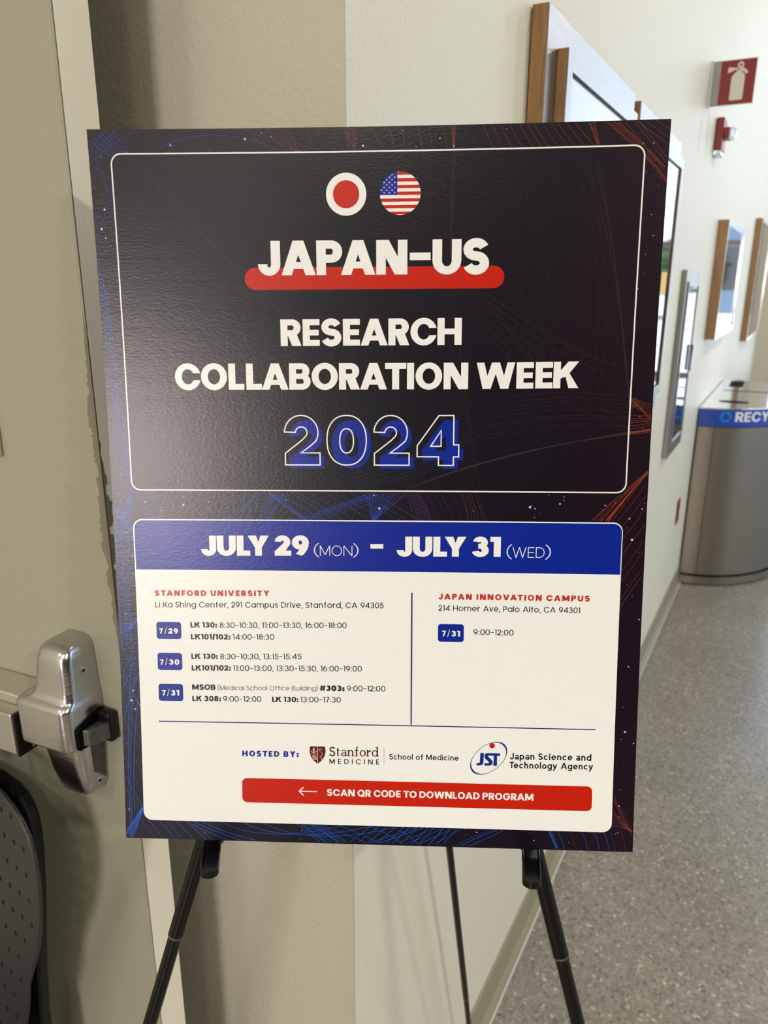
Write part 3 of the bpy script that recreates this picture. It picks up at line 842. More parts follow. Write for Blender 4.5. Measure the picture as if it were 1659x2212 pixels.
TEXT = [
  ('headline_lettering', 'JAPAN-US', 'P', 0.275, 0, 132.91, 111.85, 321.36, 111.99, 26.97, 'white'),
  ('headline_lettering', 'RESEARCH', 'P', 0.262, 0, 150.06, 168.6, 300.11, 168.07, 21.61, 'white'),
  ('headline_lettering', 'COLLABORATION', 'P', 0.26, 0, 59.67, 204.54, 306.02, 204.23, 21.72, 'white'),
  ('headline_lettering', 'WEEK', 'P', 0.262, 0, 312.91, 204.14, 396.5, 203.35, 21.53, 'white'),
  ('date_lettering', 'JULY 29', 'P', 0.295, -0.01, 76.32, 347.55, 170.82, 346.8, 17.73, 'white'),
  ('date_lettering', 'JULY 31', 'P', 0.295, -0.01, 247.0, 346.85, 336.12, 346.13, 17.44, 'white'),
  ('weekday_lettering', '(', 'P', 0.07, 0, 175.06, 346.79, 179.47, 346.74, 8.82, 'white'),
  ('weekday_lettering', 'MON', 'P', 0.07, 0.06, 180.36, 346.73, 208.62, 346.68, 8.82, 'white'),
  ('weekday_lettering', ')', 'P', 0.07, 0, 209.51, 346.67, 213.89, 346.61, 8.8, 'white'),
  ('weekday_lettering', '(', 'P', 0.07, 0, 341.17, 346.62, 345.5, 346.56, 9.11, 'white'),
  ('weekday_lettering', 'WED', 'P', 0.07, 0.06, 346.09, 346.63, 373.3, 346.55, 9.11, 'white'),
  ('weekday_lettering', ')', 'P', 0.07, 0, 374.16, 346.53, 378.62, 346.55, 9.08, 'white'),
  ('venue_lettering', 'STANFORD UNIVERSITY', 'P', 0.27, 0.2, 33.64, 383.93, 135.51, 383.25, 5.06, 'red'),
  ('address_lettering', 'Li Ka Shing Center, 291 Campus Drive, Stanford, CA 94305', 'P', 0.142, 0.05, 33.6, 394.4, 235.76, 392.8, 5.07, 'ink'),
  ('room_lettering', 'LK 130:', 'P', 0.25, 0.05, 64.59, 412.23, 88.4, 412.06, 4.8, 'ink'),
  ('time_lettering', '8:30–10:30, 11:00–13:30, 16:00–18:00', 'P', 0.135, 0.04, 90.62, 412.28, 203.24, 411.09, 4.96, 'ink'),
  ('room_lettering', 'LK101/102:', 'P', 0.25, 0.05, 64.64, 423.02, 100.09, 422.82, 4.81, 'ink'),
  ('time_lettering', '14:00–18:30', 'P', 0.135, 0.04, 102.2, 422.78, 139.06, 422.45, 4.96, 'ink'),
  ('room_lettering', 'LK 130:', 'P', 0.25, 0.05, 64.49, 440.84, 88.22, 440.66, 4.84, 'ink'),
  ('time_lettering', '8:30–10:30, 13:15–15:45', 'P', 0.135, 0.04, 90.46, 440.79, 163.13, 439.82, 4.99, 'ink'),
  ('room_lettering', 'LK101/102:', 'P', 0.25, 0.05, 64.57, 451.54, 99.83, 451.14, 4.84, 'ink'),
  ('time_lettering', '11:00–13:00, 13:30–15:30, 16:00–19:00', 'P', 0.135, 0.04, 101.95, 451.32, 216.56, 450.08, 5.01, 'ink'),
  ('room_lettering', 'MSOB', 'P', 0.25, 0.05, 64.46, 469.24, 85.64, 469.01, 4.87, 'ink'),
  ('building_lettering', '(Medical School Office Building)', 'P', 0.1, 0.05, 87.55, 469.23, 177.43, 468.22, 4.13, 'ink'),
  ('room_lettering', '#303:', 'P', 0.29, 0.06, 179.17, 468.35, 201.07, 468.24, 5.08, 'ink'),
  ('time_lettering', '9:00–12:00', 'P', 0.135, 0.04, 203.17, 468.19, 237.33, 467.8, 5.03, 'ink'),
  ('room_lettering', 'LK 308:', 'P', 0.25, 0.05, 64.4, 479.77, 90.17, 479.51, 4.89, 'ink'),
  ('time_lettering', '9:00–12:00', 'P', 0.135, 0.04, 92.22, 479.73, 126.66, 479.33, 5.04, 'ink'),
  ('room_lettering', 'LK 130:', 'P', 0.25, 0.05, 136.36, 479.26, 159.91, 479.02, 4.85, 'ink'),
  ('time_lettering', '13:00–17:30', 'P', 0.135, 0.04, 161.86, 479.07, 197.77, 478.64, 5.02, 'ink'),
  ('badge_lettering', '7', 'P', 0.24, 0, 36.45, 418.27, 39.78, 418.23, 4.89, 'white'),
  ('badge_lettering', '/', 'P', 0.09, 0, 41.03, 418.21, 43.44, 418.18, 5.57, 'white'),
  ('badge_lettering', '29', 'P', 0.28, 0.12, 44.6, 418.16, 53.37, 418.12, 4.9, 'white'),
  ('badge_lettering', '7', 'P', 0.24, 0, 36.09, 446.61, 39.48, 446.56, 4.93, 'white'),
  ('badge_lettering', '/', 'P', 0.09, 0, 40.74, 446.54, 43.08, 446.5, 5.62, 'white'),
  ('badge_lettering', '30', 'P', 0.28, 0.12, 44.25, 446.48, 53.61, 446.41, 4.93, 'white'),
  ('badge_lettering', '7', 'P', 0.24, 0, 37.06, 475.01, 40.43, 474.95, 4.97, 'white'),
  ('badge_lettering', '/', 'P', 0.09, 0, 41.61, 474.93, 43.96, 474.89, 5.66, 'white'),
  ('badge_lettering', '31', 'P', 0.28, 0.12, 45.22, 474.86, 52.66, 474.81, 4.97, 'white'),
  ('badge_lettering', '7', 'P', 0.24, 0, 286.75, 417.09, 290.09, 417.06, 5.06, 'white'),
  ('badge_lettering', '/', 'P', 0.09, 0, 291.3, 417.0, 293.72, 417.08, 5.72, 'white'),
  ('badge_lettering', '31', 'P', 0.28, 0.12, 294.84, 417.01, 302.37, 417.04, 5.05, 'white'),
  ('venue_lettering', 'JAPAN INNOVATION CAMPUS', 'P', 0.27, 0.2, 283.36, 384.19, 412.83, 384.18, 5.09, 'red'),
  ('address_lettering', '214 Homer Ave, Palo Alto, CA 94301', 'P', 0.142, 0.05, 283.46, 394.31, 405.03, 394.53, 4.94, 'ink'),
  ('time_lettering', '9:00–12:00', 'P', 0.135, 0.04, 314.0, 415.32, 348.64, 415.3, 4.96, 'ink'),
  ('host_lettering', 'HOSTED BY:', 'P', 0.28, 0.2, 108.67, 530.1, 159.66, 529.7, 5.3, 'blue'),
  ('logo_lettering', 'Stanford', 'S', 0.15, 0.03, 187.36, 528.06, 231.43, 527.65, 8.26, 'maroon'),
  ('logo_lettering', 'MEDICINE', 'H', 0.16, 0.5, 187.46, 535.34, 232.02, 534.94, 4.67, 'ink'),
  ('school_lettering', 'School of Medicine', 'H', 0.16, 0.05, 240.9, 529.92, 302.56, 529.64, 5.03, 'ink'),
  ('agency_lettering', 'Japan Science and', 'H', 0.19, 0.06, 347.81, 527.3, 418.69, 526.86, 5.93, 'black'),
  ('agency_lettering', 'Technology Agency', 'H', 0.19, 0.06, 347.59, 535.36, 420.45, 534.88, 5.81, 'black'),
  ('button_lettering', 'SCAN QR CODE TO DOWNLOAD PROGRAM', 'P', 0.24, 0.05, 184.97, 564.97, 368.98, 564.67, 6.29, 'white'),
]
NET = [
 (6,'b',0.30,[1.2, 98.5, 1.8, 157.8, 9.4, 270.6],[6.7, 127.8, 12.9, 211.4, 18.0, 290.6]),
 (6,'b',0.30,[0.0, 201.7, 7.1, 196.7, 17.4, 189.0],[-0.8, 339.7, 7.0, 315.1, 18.8, 282.6]),
 (7,'b',0.28,[0.0, 167.2, 8.1, 180.5, 16.7, 188.2],[0.9, 250.7, 9.2, 274.6, 17.9, 300.8]),
 (4,'b',0.25,[-0.8, 266.6, 8.6, 284.6, 16.3, 300.8],[-1.3, 302.9, 7.2, 311.0, 22.5, 315.4]),
 (10,'b',0.40,[-0.8, 302.1, 8.4, 311.8, 17.1, 325.6],[-0.4, 373.8, 7.4, 375.4, 16.8, 376.1]),
 (4,'b',0.50,[-0.8, 302.1, 8.4, 311.8, 17.1, 325.6],[-1.1, 307.0, 8.1, 317.5, 17.2, 331.4]),
 (7,'b',0.35,[0.8, 316.3, 0.6, 360.4, 1.5, 431.9],[17.4, 294.7, 7.8, 347.9, 12.0, 431.8]),
 (3,'b',0.30,[10.7, 291.5, 5.2, 302.9, -1.3, 333.6],[19.5, 293.0, 10.3, 315.0, -0.1, 358.4]),
 (4,'b',0.50,[-1.2, 417.1, 7.8, 411.5, 17.2, 406.3],[-1.3, 420.1, 7.3, 423.3, 17.8, 402.1]),
 (3,'b',0.45,[-0.6, 405.2, 8.0, 407.2, 16.7, 407.6],[-0.9, 411.6, 7.7, 414.0, 16.9, 413.5]),
 (9,'b',0.28,[-0.2, 423.4, 6.5, 444.6, 16.2, 465.8],[-0.6, 561.5, 5.2, 570.1, 15.8, 591.7]),
 (3,'b',0.38,[12.0, 431.8, 1.7, 517.9, 5.0, 609.2],[16.2, 465.8, 6.6, 535.2, 8.7, 583.2]),
 (3,'b',0.35,[17.9, 419.0, 8.7, 440.3, -1.9, 464.0],[17.5, 453.0, 9.5, 474.5, -1.4, 509.3]),
 (8,'b',0.50,[16.1, 579.4, 7.1, 592.8, -1.4, 605.4],[16.5, 581.2, 11.4, 594.0, 7.2, 609.1]),
 (7,'b',0.28,[12.3, 591.8, 19.9, 600.4, 24.8, 609.4],[63.7, 592.5, 72.1, 601.0, 81.4, 609.0]),
 (3,'b',0.35,[55.2, 592.3, 72.1, 601.0, 93.3, 609.0],[72.3, 592.2, 93.4, 602.5, 123.1, 608.5]),
 (3,'b',0.35,[87.6, 592.2, 127.3, 612.7, 199.0, 591.9],[127.5, 592.3, 173.8, 613.0, 249.2, 592.5]),
 (8,'b',0.42,[157.0, 592.3, 167.5, 600.2, 178.0, 608.1],[178.1, 592.5, 192.8, 600.3, 204.1, 608.1]),
 (12,'b',0.40,[205.8, 607.6, 215.8, 600.0, 224.1, 592.4],[291.6, 607.9, 296.9, 600.5, 303.0, 592.6]),
 (6,'b',0.38,[224.2, 607.5, 245.0, 600.0, 265.8, 592.4],[278.3, 607.9, 290.7, 601.5, 303.8, 593.0]),
 (3,'b',0.35,[301.1, 607.6, 315.5, 599.0, 332.7, 592.9],[311.4, 608.2, 327.8, 600.4, 342.1, 593.1]),
 (4,'b',0.25,[178.1, 592.5, 199.0, 599.2, 220.0, 608.1],[240.8, 592.3, 257.5, 599.6, 265.9, 607.9]),
 (8,'b',0.32,[384.3, 592.6, 388.9, 599.7, 390.7, 608.2],[445.9, 590.2, 451.0, 597.7, 451.3, 608.4]),
 (3,'b',0.40,[382.6, 592.6, 386.4, 599.8, 389.9, 608.2],[384.3, 592.6, 387.7, 599.8, 391.1, 608.2]),
 (7,'b',0.40,[438.0, 569.6, 445.6, 580.9, 455.6, 589.5],[438.5, 585.8, 447.8, 586.3, 456.0, 591.2]),
 (4,'b',0.30,[439.3, 557.7, 447.5, 574.4, 455.5, 586.9],[439.5, 564.0, 447.6, 578.7, 455.7, 594.6]),
 (5,'b',0.35,[22.8, 291.8, 27.1, 303.5, 31.4, 315.3],[34.6, 291.8, 39.3, 303.5, 44.4, 315.2]),
 (5,'b',0.30,[12.3, 291.5, 10.1, 302.8, 5.4, 315.5],[23.6, 291.8, 19.8, 303.6, 16.3, 317.0]),
 (7,'b',0.35,[118.4, 292.4, 110.0, 303.8, 102.4, 315.2],[132.5, 292.3, 123.4, 303.7, 116.6, 315.1]),
 (9,'b',0.35,[137.7, 292.3, 132.2, 303.6, 127.9, 315.0],[151.7, 292.2, 144.3, 303.5, 137.6, 314.9]),
 (4,'b',0.50,[135.7, 292.3, 150.3, 303.5, 165.0, 314.6],[140.5, 292.3, 154.3, 303.4, 169.0, 314.6]),
 (9,'b',0.28,[144.5, 292.3, 164.4, 303.4, 180.2, 314.5],[224.3, 292.0, 244.2, 302.7, 264.0, 314.5]),
 (5,'b',0.45,[160.2, 315.1, 192.4, 303.1, 222.3, 292.1],[184.2, 314.9, 216.3, 302.9, 248.1, 292.2]),
 (12,'b',0.45,[220.3, 292.1, 224.3, 303.6, 225.4, 314.9],[256.0, 292.2, 239.4, 303.5, 229.0, 314.8]),
 (8,'b',0.35,[255.2, 292.2, 260.0, 302.5, 263.2, 314.9],[265.9, 292.1, 271.9, 302.4, 275.9, 314.8]),
 (6,'b',0.22,[265.9, 292.1, 271.9, 302.4, 277.9, 314.7],[299.3, 292.2, 305.3, 302.1, 307.5, 314.8]),
 (6,'b',0.30,[303.2, 292.2, 307.3, 302.0, 308.3, 314.8],[315.0, 292.0, 319.8, 301.9, 322.4, 315.0]),
 (9,'b',0.42,[456.1, 271.5, 434.7, 290.4, 411.9, 313.9],[456.2, 273.8, 443.1, 291.1, 428.8, 314.5]),
 (4,'b',0.60,[456.2, 272.3, 440.4, 291.9, 423.5, 314.2],[456.2, 272.7, 441.6, 291.1, 425.8, 314.6]),
 (8,'b',0.30,[455.9, 281.2, 444.6, 298.9, 433.8, 312.9],[455.7, 364.4, 447.0, 378.7, 438.3, 393.1]),
 (5,'b',0.40,[439.4, 211.3, 447.8, 214.2, 456.1, 217.2],[439.4, 217.3, 448.2, 221.0, 456.3, 227.4]),
 (5,'b',0.35,[439.4, 211.3, 447.0, 219.9, 456.1, 229.3],[440.0, 221.1, 446.7, 214.2, 442.8, 211.2]),
 (6,'b',0.40,[439.4, 225.6, 447.3, 226.0, 455.8, 225.6],[439.6, 237.0, 447.8, 236.2, 456.0, 233.9]),
 (6,'b',0.55,[439.4, 238.9, 448.0, 238.1, 456.1, 236.2],[439.5, 241.2, 448.1, 240.0, 456.2, 239.2]),
 (6,'b',0.35,[405.0, -1.4, 416.0, 7.1, 426.2, 15.3],[415.5, -1.1, 437.5, 15.9, 459.6, 38.1]),
 (4,'b',0.30,[427.6, -1.4, 442.2, 9.4, 458.2, 19.7],[450.2, -0.8, 453.7, 0.6, 457.0, 2.6]),
 (3,'b',0.30,[418.9, -1.3, 439.4, 19.3, 460.1, 44.8],[432.8, -1.3, 447.9, 16.2, 458.6, 29.7]),
 (3,'b',0.40,[440.2, 25.3, 449.1, 33.5, 458.4, 45.1],[440.4, 27.6, 449.3, 36.2, 457.8, 47.1]),
 (6,'b',0.30,[0.5, 7.0, 12.7, 15.5, 23.2, 24.1],[19.5, 0.2, 24.5, 7.0, 29.3, 17.3]),
 (4,'b',0.28,[-1.3, 27.6, 12.9, 13.8, 41.7, -0.1],[0.3, 17.2, 7.9, 7.0, 16.6, -0.1]),
 (3,'b',0.25,[0.0, 38.0, 8.3, 24.1, 18.1, 17.2],[5.2, 17.2, 10.9, 38.0, 14.8, 59.0]),
 (3,'b',0.22,[-1.5, 98.5, 6.7, 76.8, 15.7, 62.6],[-0.3, 69.7, 10.0, 48.5, 17.9, 34.5]),
 (10,'b',0.28,[121.1, -0.4, 127.0, 7.5, 132.6, 17.7],[156.1, -0.7, 165.1, 7.8, 174.8, 17.4]),
 (4,'b',0.25,[123.0, -0.4, 144.8, 7.6, 168.5, 17.7],[146.9, -0.5, 155.9, 7.7, 170.4, 17.7]),
 (1,'b',0.40,[53.5, 16.0, 93.7, -5.6, 151.9, 15.2],[53.5, 16.0, 93.7, -5.6, 151.9, 15.2]),
 (7,'b',0.26,[163.5, -1.0, 166.9, 7.8, 169.6, 17.0],[225.8, -1.6, 231.2, 7.6, 237.8, 16.4]),
 (9,'b',0.28,[206.4, -1.5, 207.4, 7.6, 208.0, 16.8],[215.6, -1.7, 215.5, 7.7, 214.6, 16.8]),
 (5,'b',0.28,[238.6, -1.8, 242.2, 7.4, 244.0, 16.2],[283.9, -2.0, 285.9, 8.1, 287.1, 16.8]),
 (5,'b',0.36,[288.6, -1.9, 290.6, 8.1, 291.1, 16.9],[293.0, -1.8, 292.4, 8.2, 292.2, 16.9]),
 (12,'b',0.28,[313.8, -2.1, 318.4, 8.3, 322.6, 17.1],[383.9, -1.6, 392.1, 8.2, 400.7, 16.7]),
 (4,'b',0.38,[393.7, -1.6, 399.2, 8.4, 402.5, 16.7],[398.6, -1.5, 402.0, 8.4, 404.2, 16.8]),
 (12,'d',0.30,[322.6, 17.1, 366.7, 100.4, 334.0, 188.0],[403.2, 16.8, 440.3, 115.4, 430.8, 210.5]),
 (4,'d',0.45,[384.8, 16.7, 420.2, 80.0, 433.4, 188.1],[402.5, 16.7, 425.0, 101.1, 439.8, 225.6]),
 (4,'d',0.35,[291.1, 16.9, 290.2, 53.9, 289.7, 99.7],[292.9, 16.9, 291.3, 53.9, 290.5, 99.7]),
 (5,'d',0.22,[244.0, 16.2, 248.4, 43.0, 255.2, 85.1],[286.0, 16.8, 284.6, 50.3, 281.3, 85.4]),
 (6,'d',0.60,[248.1, 291.4, 322.1, 259.0, 438.6, 239.3],[263.8, 285.0, 333.7, 255.0, 438.7, 241.2]),
 (9,'d',0.30,[236.2, 290.0, 309.9, 226.1, 438.9, 237.0],[263.6, 237.9, 339.9, 195.6, 438.3, 210.5]),
 (6,'d',0.35,[293.0, 121.4, 347.9, 210.7, 438.9, 237.0],[285.2, 99.7, 376.9, 173.1, 437.8, 188.1]),
 (8,'d',0.22,[132.6, 17.7, 146.9, 56.0, 150.4, 128.0],[166.6, 18.0, 187.9, 66.9, 192.6, 128.2]),
 (4,'e',0.35,[39.7, 27.6, 85.6, 77.0, 155.8, 142.9],[46.9, 31.1, 99.8, 98.6, 163.2, 157.8]),
 (3,'d',0.22,[46.3, 98.5, 94.9, 41.7, 181.1, 35.3],[132.4, 150.3, 168.9, 77.4, 262.6, 67.5]),
 (5,'e',0.40,[152.6, 290.6, 184.6, 281.6, 263.7, 257.4],[200.5, 291.8, 244.1, 281.1, 287.3, 269.0]),
 (5,'e',0.25,[112.4, 290.9, 144.9, 273.9, 177.1, 250.0],[144.5, 291.4, 161.2, 257.9, 185.4, 226.5]),
 (8,'d',0.22,[292.9, 114.1, 301.8, 199.4, 318.9, 290.8],[285.6, 128.6, 296.2, 207.0, 303.2, 291.0]),
 (7,'d',0.22,[304.2, 117.8, 369.4, 173.1, 429.8, 122.4],[338.9, 158.2, 398.2, 237.2, 432.6, 173.3]),
]

# ================================================================ EASEL
TL = V((-0.23756403, 0.66664447, 1.63429711))
UN = V((0.99878712, -0.04801265, 0.01091206)).normalized()
PN = UN.cross(V((-0.00147219, 0.14372401, 0.98961671))).normalized()
VN = -(PN.cross(UN)).normalized()             # down the sheet
def B(x, y, h):                                # millimetres on the sheet -> world
    return TL + UN * x / 1000 + VN * y / 1000 + PN * h / 1000
apex = V((-0.00230096, 0.6802771, 1.55778724))
footL = V((-0.48076775, 0.47791079, 0.0)); footR = V((0.40944055, 0.43370585, 0.0)); footB = V((0.1844516, 1.10, 0.0))
ez = thing('easel', 'black metal tripod easel holding up the poster', 'easel', V((-0.03, 0.60, 0)))
O = ez.location
def leg(top, foot, name, r, split, rear=False):
    d = foot - top; L = d.length
    a = top - O; p = lambda t: a + d * t
    lg = MB().tube([p(0.0), p(split)], r, 16).build(name, M['black_metal'], ez, smooth=True)
    lo = MB().tube([p(split - .02), p(1.0 - 0.012 / L)], r * .88, 16).build('lower_tube', M['black_metal'], lg, smooth=True)
    cl = MB().tube([p(split - .0012), p(split), p(split + .0005)], [r * 1.005, r * 1.015, r * .9], 18).build('tube_collar', M['worn_steel'], lg, smooth=True)
    tp = MB().tube([p(1 - .035 / L), p(1 - .004 / L)], [r * 1.25, r * 1.35], 14).build('rubber_tip', M['black'], lg, smooth=True)
    return lg
# fraction of the leg at which the telescopic joint shows in the photograph
leg(apex, footL, 'leg', 0.0078, 0.421)
leg(apex, footR, 'leg', 0.0078, 0.423)
leg(apex + V((0, 0.012, 0)), footB, 'rear_leg', 0.0052, 0.785)
MB().box(-.020, .020, -.012, .020, -.018, .020).build('top_bracket', M['black'], ez, bevel=0.004).location = apex - O + V((0, .012, -.006))
def arm(x, y, dirv, length=0.047):
    """support arm: a channel that comes forward under the board and ends in a rounded lip"""
    base = B(x, y, -36)
    f = dirv.normalized(); s = f.cross(V((0, 0, 1))).normalized(); u = s.cross(f).normalized()
    root = MB(); hw = 0.0080; L0 = length + 0.036
    out = [(0, -hw), (L0 - hw, -hw)] + [(L0 - hw + hw * math.sin(PI * k / 12), -hw * math.cos(PI * k / 12)) for k in range(1, 12)] + [(L0 - hw, hw), (0, hw)]
    inn = [(0, -hw + .0018), (L0 - hw, -hw + .0018)] + [(L0 - hw + (hw - .0018) * math.sin(PI * k / 12), -(hw - .0018) * math.cos(PI * k / 12)) for k in range(1, 12)] + [(L0 - hw, hw - .0018), (0, hw - .0018)]
    P = lambda a, b_, c: base + f * a + s * b_ + u * c - O
    n = len(out)
    vs = []; fs = []
    hgt = lambda a: 0.0005 if a < L0 * .68 else 0.0075
    # floor plate
    for z in (-.0030, -.0014):
        vs += [P(a, b_, z) for a, b_ in out]
    fs += [tuple(range(n)), tuple(range(n, 2 * n))] + [(i, (i + 1) % n, n + (i + 1) % n, n + i) for i in range(n)]
    root.add(vs, fs)
    pl = root.build('support_arm', M['black_metal'], ez, bevel=0.0006)
    # side cheeks and raised lip
    lp = MB(); path = []
    xs = [0, L0 * .30, L0 * .60, L0 * .66, L0 * .72, L0 - hw]
    o2 = [(a, -hw) for a in xs] + out[2:-2] + [(a, hw) for a in xs[::-1]]
    i2 = [(a, -hw + .0018) for a in xs] + inn[2:-2] + [(a, hw - .0018) for a in xs[::-1]]
    def hh(a): 
        t = min(1, max(0, (a / L0 - .62) / .10)); return .0010 + .0030 * sm(t)
    vs = []
    for (a, b_), (a2, b2) in zip(o2, i2):
        vs += [P(a, b_, -.0029), P(a, b_, hh(a)), P(a2, b2, hh(a)), P(a2, b2, -.0029)]
    fs = []
    for i in range(len(o2) - 1):
        for k in range(4):
            fs.append((4 * i + k, 4 * i + (k + 1) % 4, 4 * i + 4 + (k + 1) % 4, 4 * i + 4 + k))
    fs += [(0, 1, 2, 3), tuple(range(4 * len(o2) - 4, 4 * len(o2)))]
    lp.add(vs, fs); lp.build('arm_lip', M['black_metal'], pl, bevel=0.0007, seg=2)
    # clamp round the leg
    MB().box(-.009, .009, -.009, .009, -.016, .016).build('leg_clamp', M['black'], pl, bevel=0.003).location = P(-.002, 0, -.004)
arm(72.0, 614.2, PN * 0.040 + UN * 0.0085)
arm(372.4, 613.8, PN * 0.040 - UN * 0.0050)

# ================================================================ POSTER BOARD
ps = bpy.data.objects.new('poster_board', None); COL.objects.link(ps)
PM_ = Matrix((UN, -VN, PN)).transposed().to_4x4(); PM_.translation = B(0, 609.6, 0)
ps.matrix_world = PM_
tag(ps, 'large dark conference poster with white lettering standing on the easel', 'poster')
PW, PH = 457.2, 609.6
def bow(x, y):
    u = x / PW; v = y / PH
    return -5.0 * (1 - (2 * u - 1) ** 2) * (1 - v) - 10.5 * (1 - (2 * v - 1) ** 2)
def Q(x, y, h):      # mm on the sheet -> local metres (origin at the lower left corner)
    return V((x / 1000, (PH - y) / 1000, (h + bow(x, y)) / 1000))
class SB_:
    """flat printed shape at height h (mm) above the sheet"""
    def __init__(self): self.m = MB()
    def poly(self, pts, h):
        k = len(self.m.v); self.m.v += [Q(x, y, h) for x, y in pts]; self.m.f.append(tuple(range(k, k + len(pts)))); return self
    def rrect(self, x0, x1, y0, y1, r, h, step=8.0, top=True, bot=True):
        ys = set([y0, y1])
        n = max(1, int((y1 - y0) / step))
        ys |= {y0 + (y1 - y0) * i / n for i in range(n + 1)}
        for k in range(13):
            q = r - r * math.cos(PI / 2 * k / 12)
            if top: ys.add(y0 + q)
            if bot: ys.add(y1 - q)
        ys = sorted(ys)
        def inset(y):
            d = None
            if top and y < y0 + r: d = y0 + r - y
            elif bot and y > y1 - r: d = y - (y1 - r)
            return 0 if d is None else r - math.sqrt(max(0, r * r - d * d))
        nx = max(1, int((x1 - x0) / (step * 1.5)))
        rows = []
        for y in ys:
            i = inset(y); a, b_ = x0 + i, x1 - i
            rows.append([(a + (b_ - a) * k / nx, y) for k in range(nx + 1)])
        k0 = len(self.m.v)
        for r_ in rows: self.m.v += [Q(x, y, h) for x, y in r_]
        w_ = nx + 1
        for j in range(len(rows) - 1):
            for i in range(nx):
                self.m.f.append((k0 + j * w_ + i, k0 + (j + 1) * w_ + i, k0 + (j + 1) * w_ + i + 1, k0 + j * w_ + i + 1))
        return self
    def ribbon(self, pts, w, h, closed=False, h1=None):
        n = len(pts); L = []; R_ = []
        for i, p in enumerate(pts):
            a = pts[(i - 1) % n] if (closed or i > 0) else pts[0]
            b_ = pts[(i + 1) % n] if (closed or i < n - 1) else pts[-1]
            dx, dy = b_[0] - a[0], b_[1] - a[1]; l = math.hypot(dx, dy) or 1
            sc = 1.0
            if closed or 0 < i < n - 1:      # mitre
                d1 = (p[0] - a[0], p[1] - a[1]); d2 = (b_[0] - p[0], b_[1] - p[1])
                l1 = math.hypot(*d1) or 1; l2 = math.hypot(*d2) or 1
                c = (d1[0] * d2[0] + d1[1] * d2[1]) / (l1 * l2)
                m1 = (d1[0] / l1 + d2[0] / l2, d1[1] / l1 + d2[1] / l2); ml = math.hypot(*m1)
                if ml > 1e-6:
                    dx, dy = m1; l = ml
                    sc = min(2.5, 1 / max(.35, math.sqrt(max(0.0, (1 + c) / 2))))
            nx, ny = -dy / l * w / 2 * sc, dx / l * w / 2 * sc
            L.append((p[0] + nx, p[1] + ny)); R_.append((p[0] - nx, p[1] - ny))
        k = len(self.m.v)
        for a, b_ in zip(L, R_): self.m.v += [Q(a[0], a[1], h), Q(b_[0], b_[1], h)]
        for i in range(n if closed else n - 1):
            j = (i + 1) % n
            self.m.f.append((k + 2 * i, k + 2 * j, k + 2 * j + 1, k + 2 * i + 1))
        return self
    def disc(self, cx, cy, rx, h, ry=None, n=40):
        ry = ry or rx
        return self.poly([(cx + rx * math.cos(2 * PI * k / n), cy + ry * math.sin(2 * PI * k / n)) for k in range(n)], h)
    def build(self, name, mat, parent=ps):
        # every face looks out of the sheet
        o = self.m.build(name, mat, parent, fix=False)
        me = o.data; bm = bmesh.new(); bm.from_mesh(me)
        for f in bm.faces:
            if f.normal.z < 0: f.normal_flip()
        bm.to_mesh(me); bm.free()
        return o

# the foam board itself, a gently bowed slab
NX, NY = 24, 32
m = MB()
for hh_ in (0.0, -4.6):
    for j in range(NY + 1):
        for i in range(NX + 1):
            m.v.append(Q(PW * i / NX, PH * j / NY, hh_))
w_ = NX + 1; off = w_ * (NY + 1)
for j in range(NY):
    for i in range(NX):
        a = j * w_ + i
        m.f.append((a, a + w_, a + w_ + 1, a + 1)); m.f.append((off + a, off + a + 1, off + a + w_ + 1, off + a + w_))
edge = [(j * w_, (j + 1) * w_) for j in range(NY)] + [(j * w_ + NX, (j + 1) * w_ + NX) for j in range(NY)] + [(i, i + 1) for i in range(NX)] + [(NY * w_ + i, NY * w_ + i + 1) for i in range(NX)]
for a, b_ in edge: m.f.append((a, b_, off + b_, off + a))
m.build('board', M['p_black'], ps)

# header frame outline
def rr_loop(x0, x1, y0, y1, r, n=10, step=10):
    pts = []
    for cx, cy, a0 in ((x1 - r, y0 + r, -90), (x1 - r, y1 - r, 0), (x0 + r, y1 - r, 90), (x0 + r, y0 + r, 180)):
        arc = [(cx + r * math.cos(math.radians(a0 + 90 * k / n)), cy + r * math.sin(math.radians(a0 + 90 * k / n))) for k in range(n + 1)]
        if pts:
            p, q = pts[-1], arc[0]; L_ = math.hypot(q[0] - p[0], q[1] - p[1]); k_ = int(L_ / step)
            pts += [(p[0] + (q[0] - p[0]) * i / k_, p[1] + (q[1] - p[1]) * i / k_) for i in range(1, k_)] if k_ > 1 else []
        pts += arc
    p, q = pts[-1], pts[0]; k_ = int(math.hypot(q[0] - p[0], q[1] - p[1]) / step)
    pts += [(p[0] + (q[0] - p[0]) * i / k_, p[1] + (q[1] - p[1]) * i / k_) for i in range(1, k_)]
    return pts
HX0, HX1, HY0, HY1 = 17.7, 439.0, 18.1, 290.0
SB_().ribbon(rr_loop(HX0, HX1, HY0, HY1, 8.0), 1.15, 0.10, closed=True).build('header_frame_line', M['p_white'])
PX0, PX1, PY0, PY1 = 17.0, 438.2, 315.4, 592.0
SB_().rrect(PX0, PX1, PY0, PY1, 8.2, 0.10).build('white_panel', M['p_white'])
SB_().rrect(PX0 + 1.1, PX1 - .75, PY0 + 1.1, 360.3, 7.3, 0.16, bot=False).build('blue_banner', M['p_blue'])

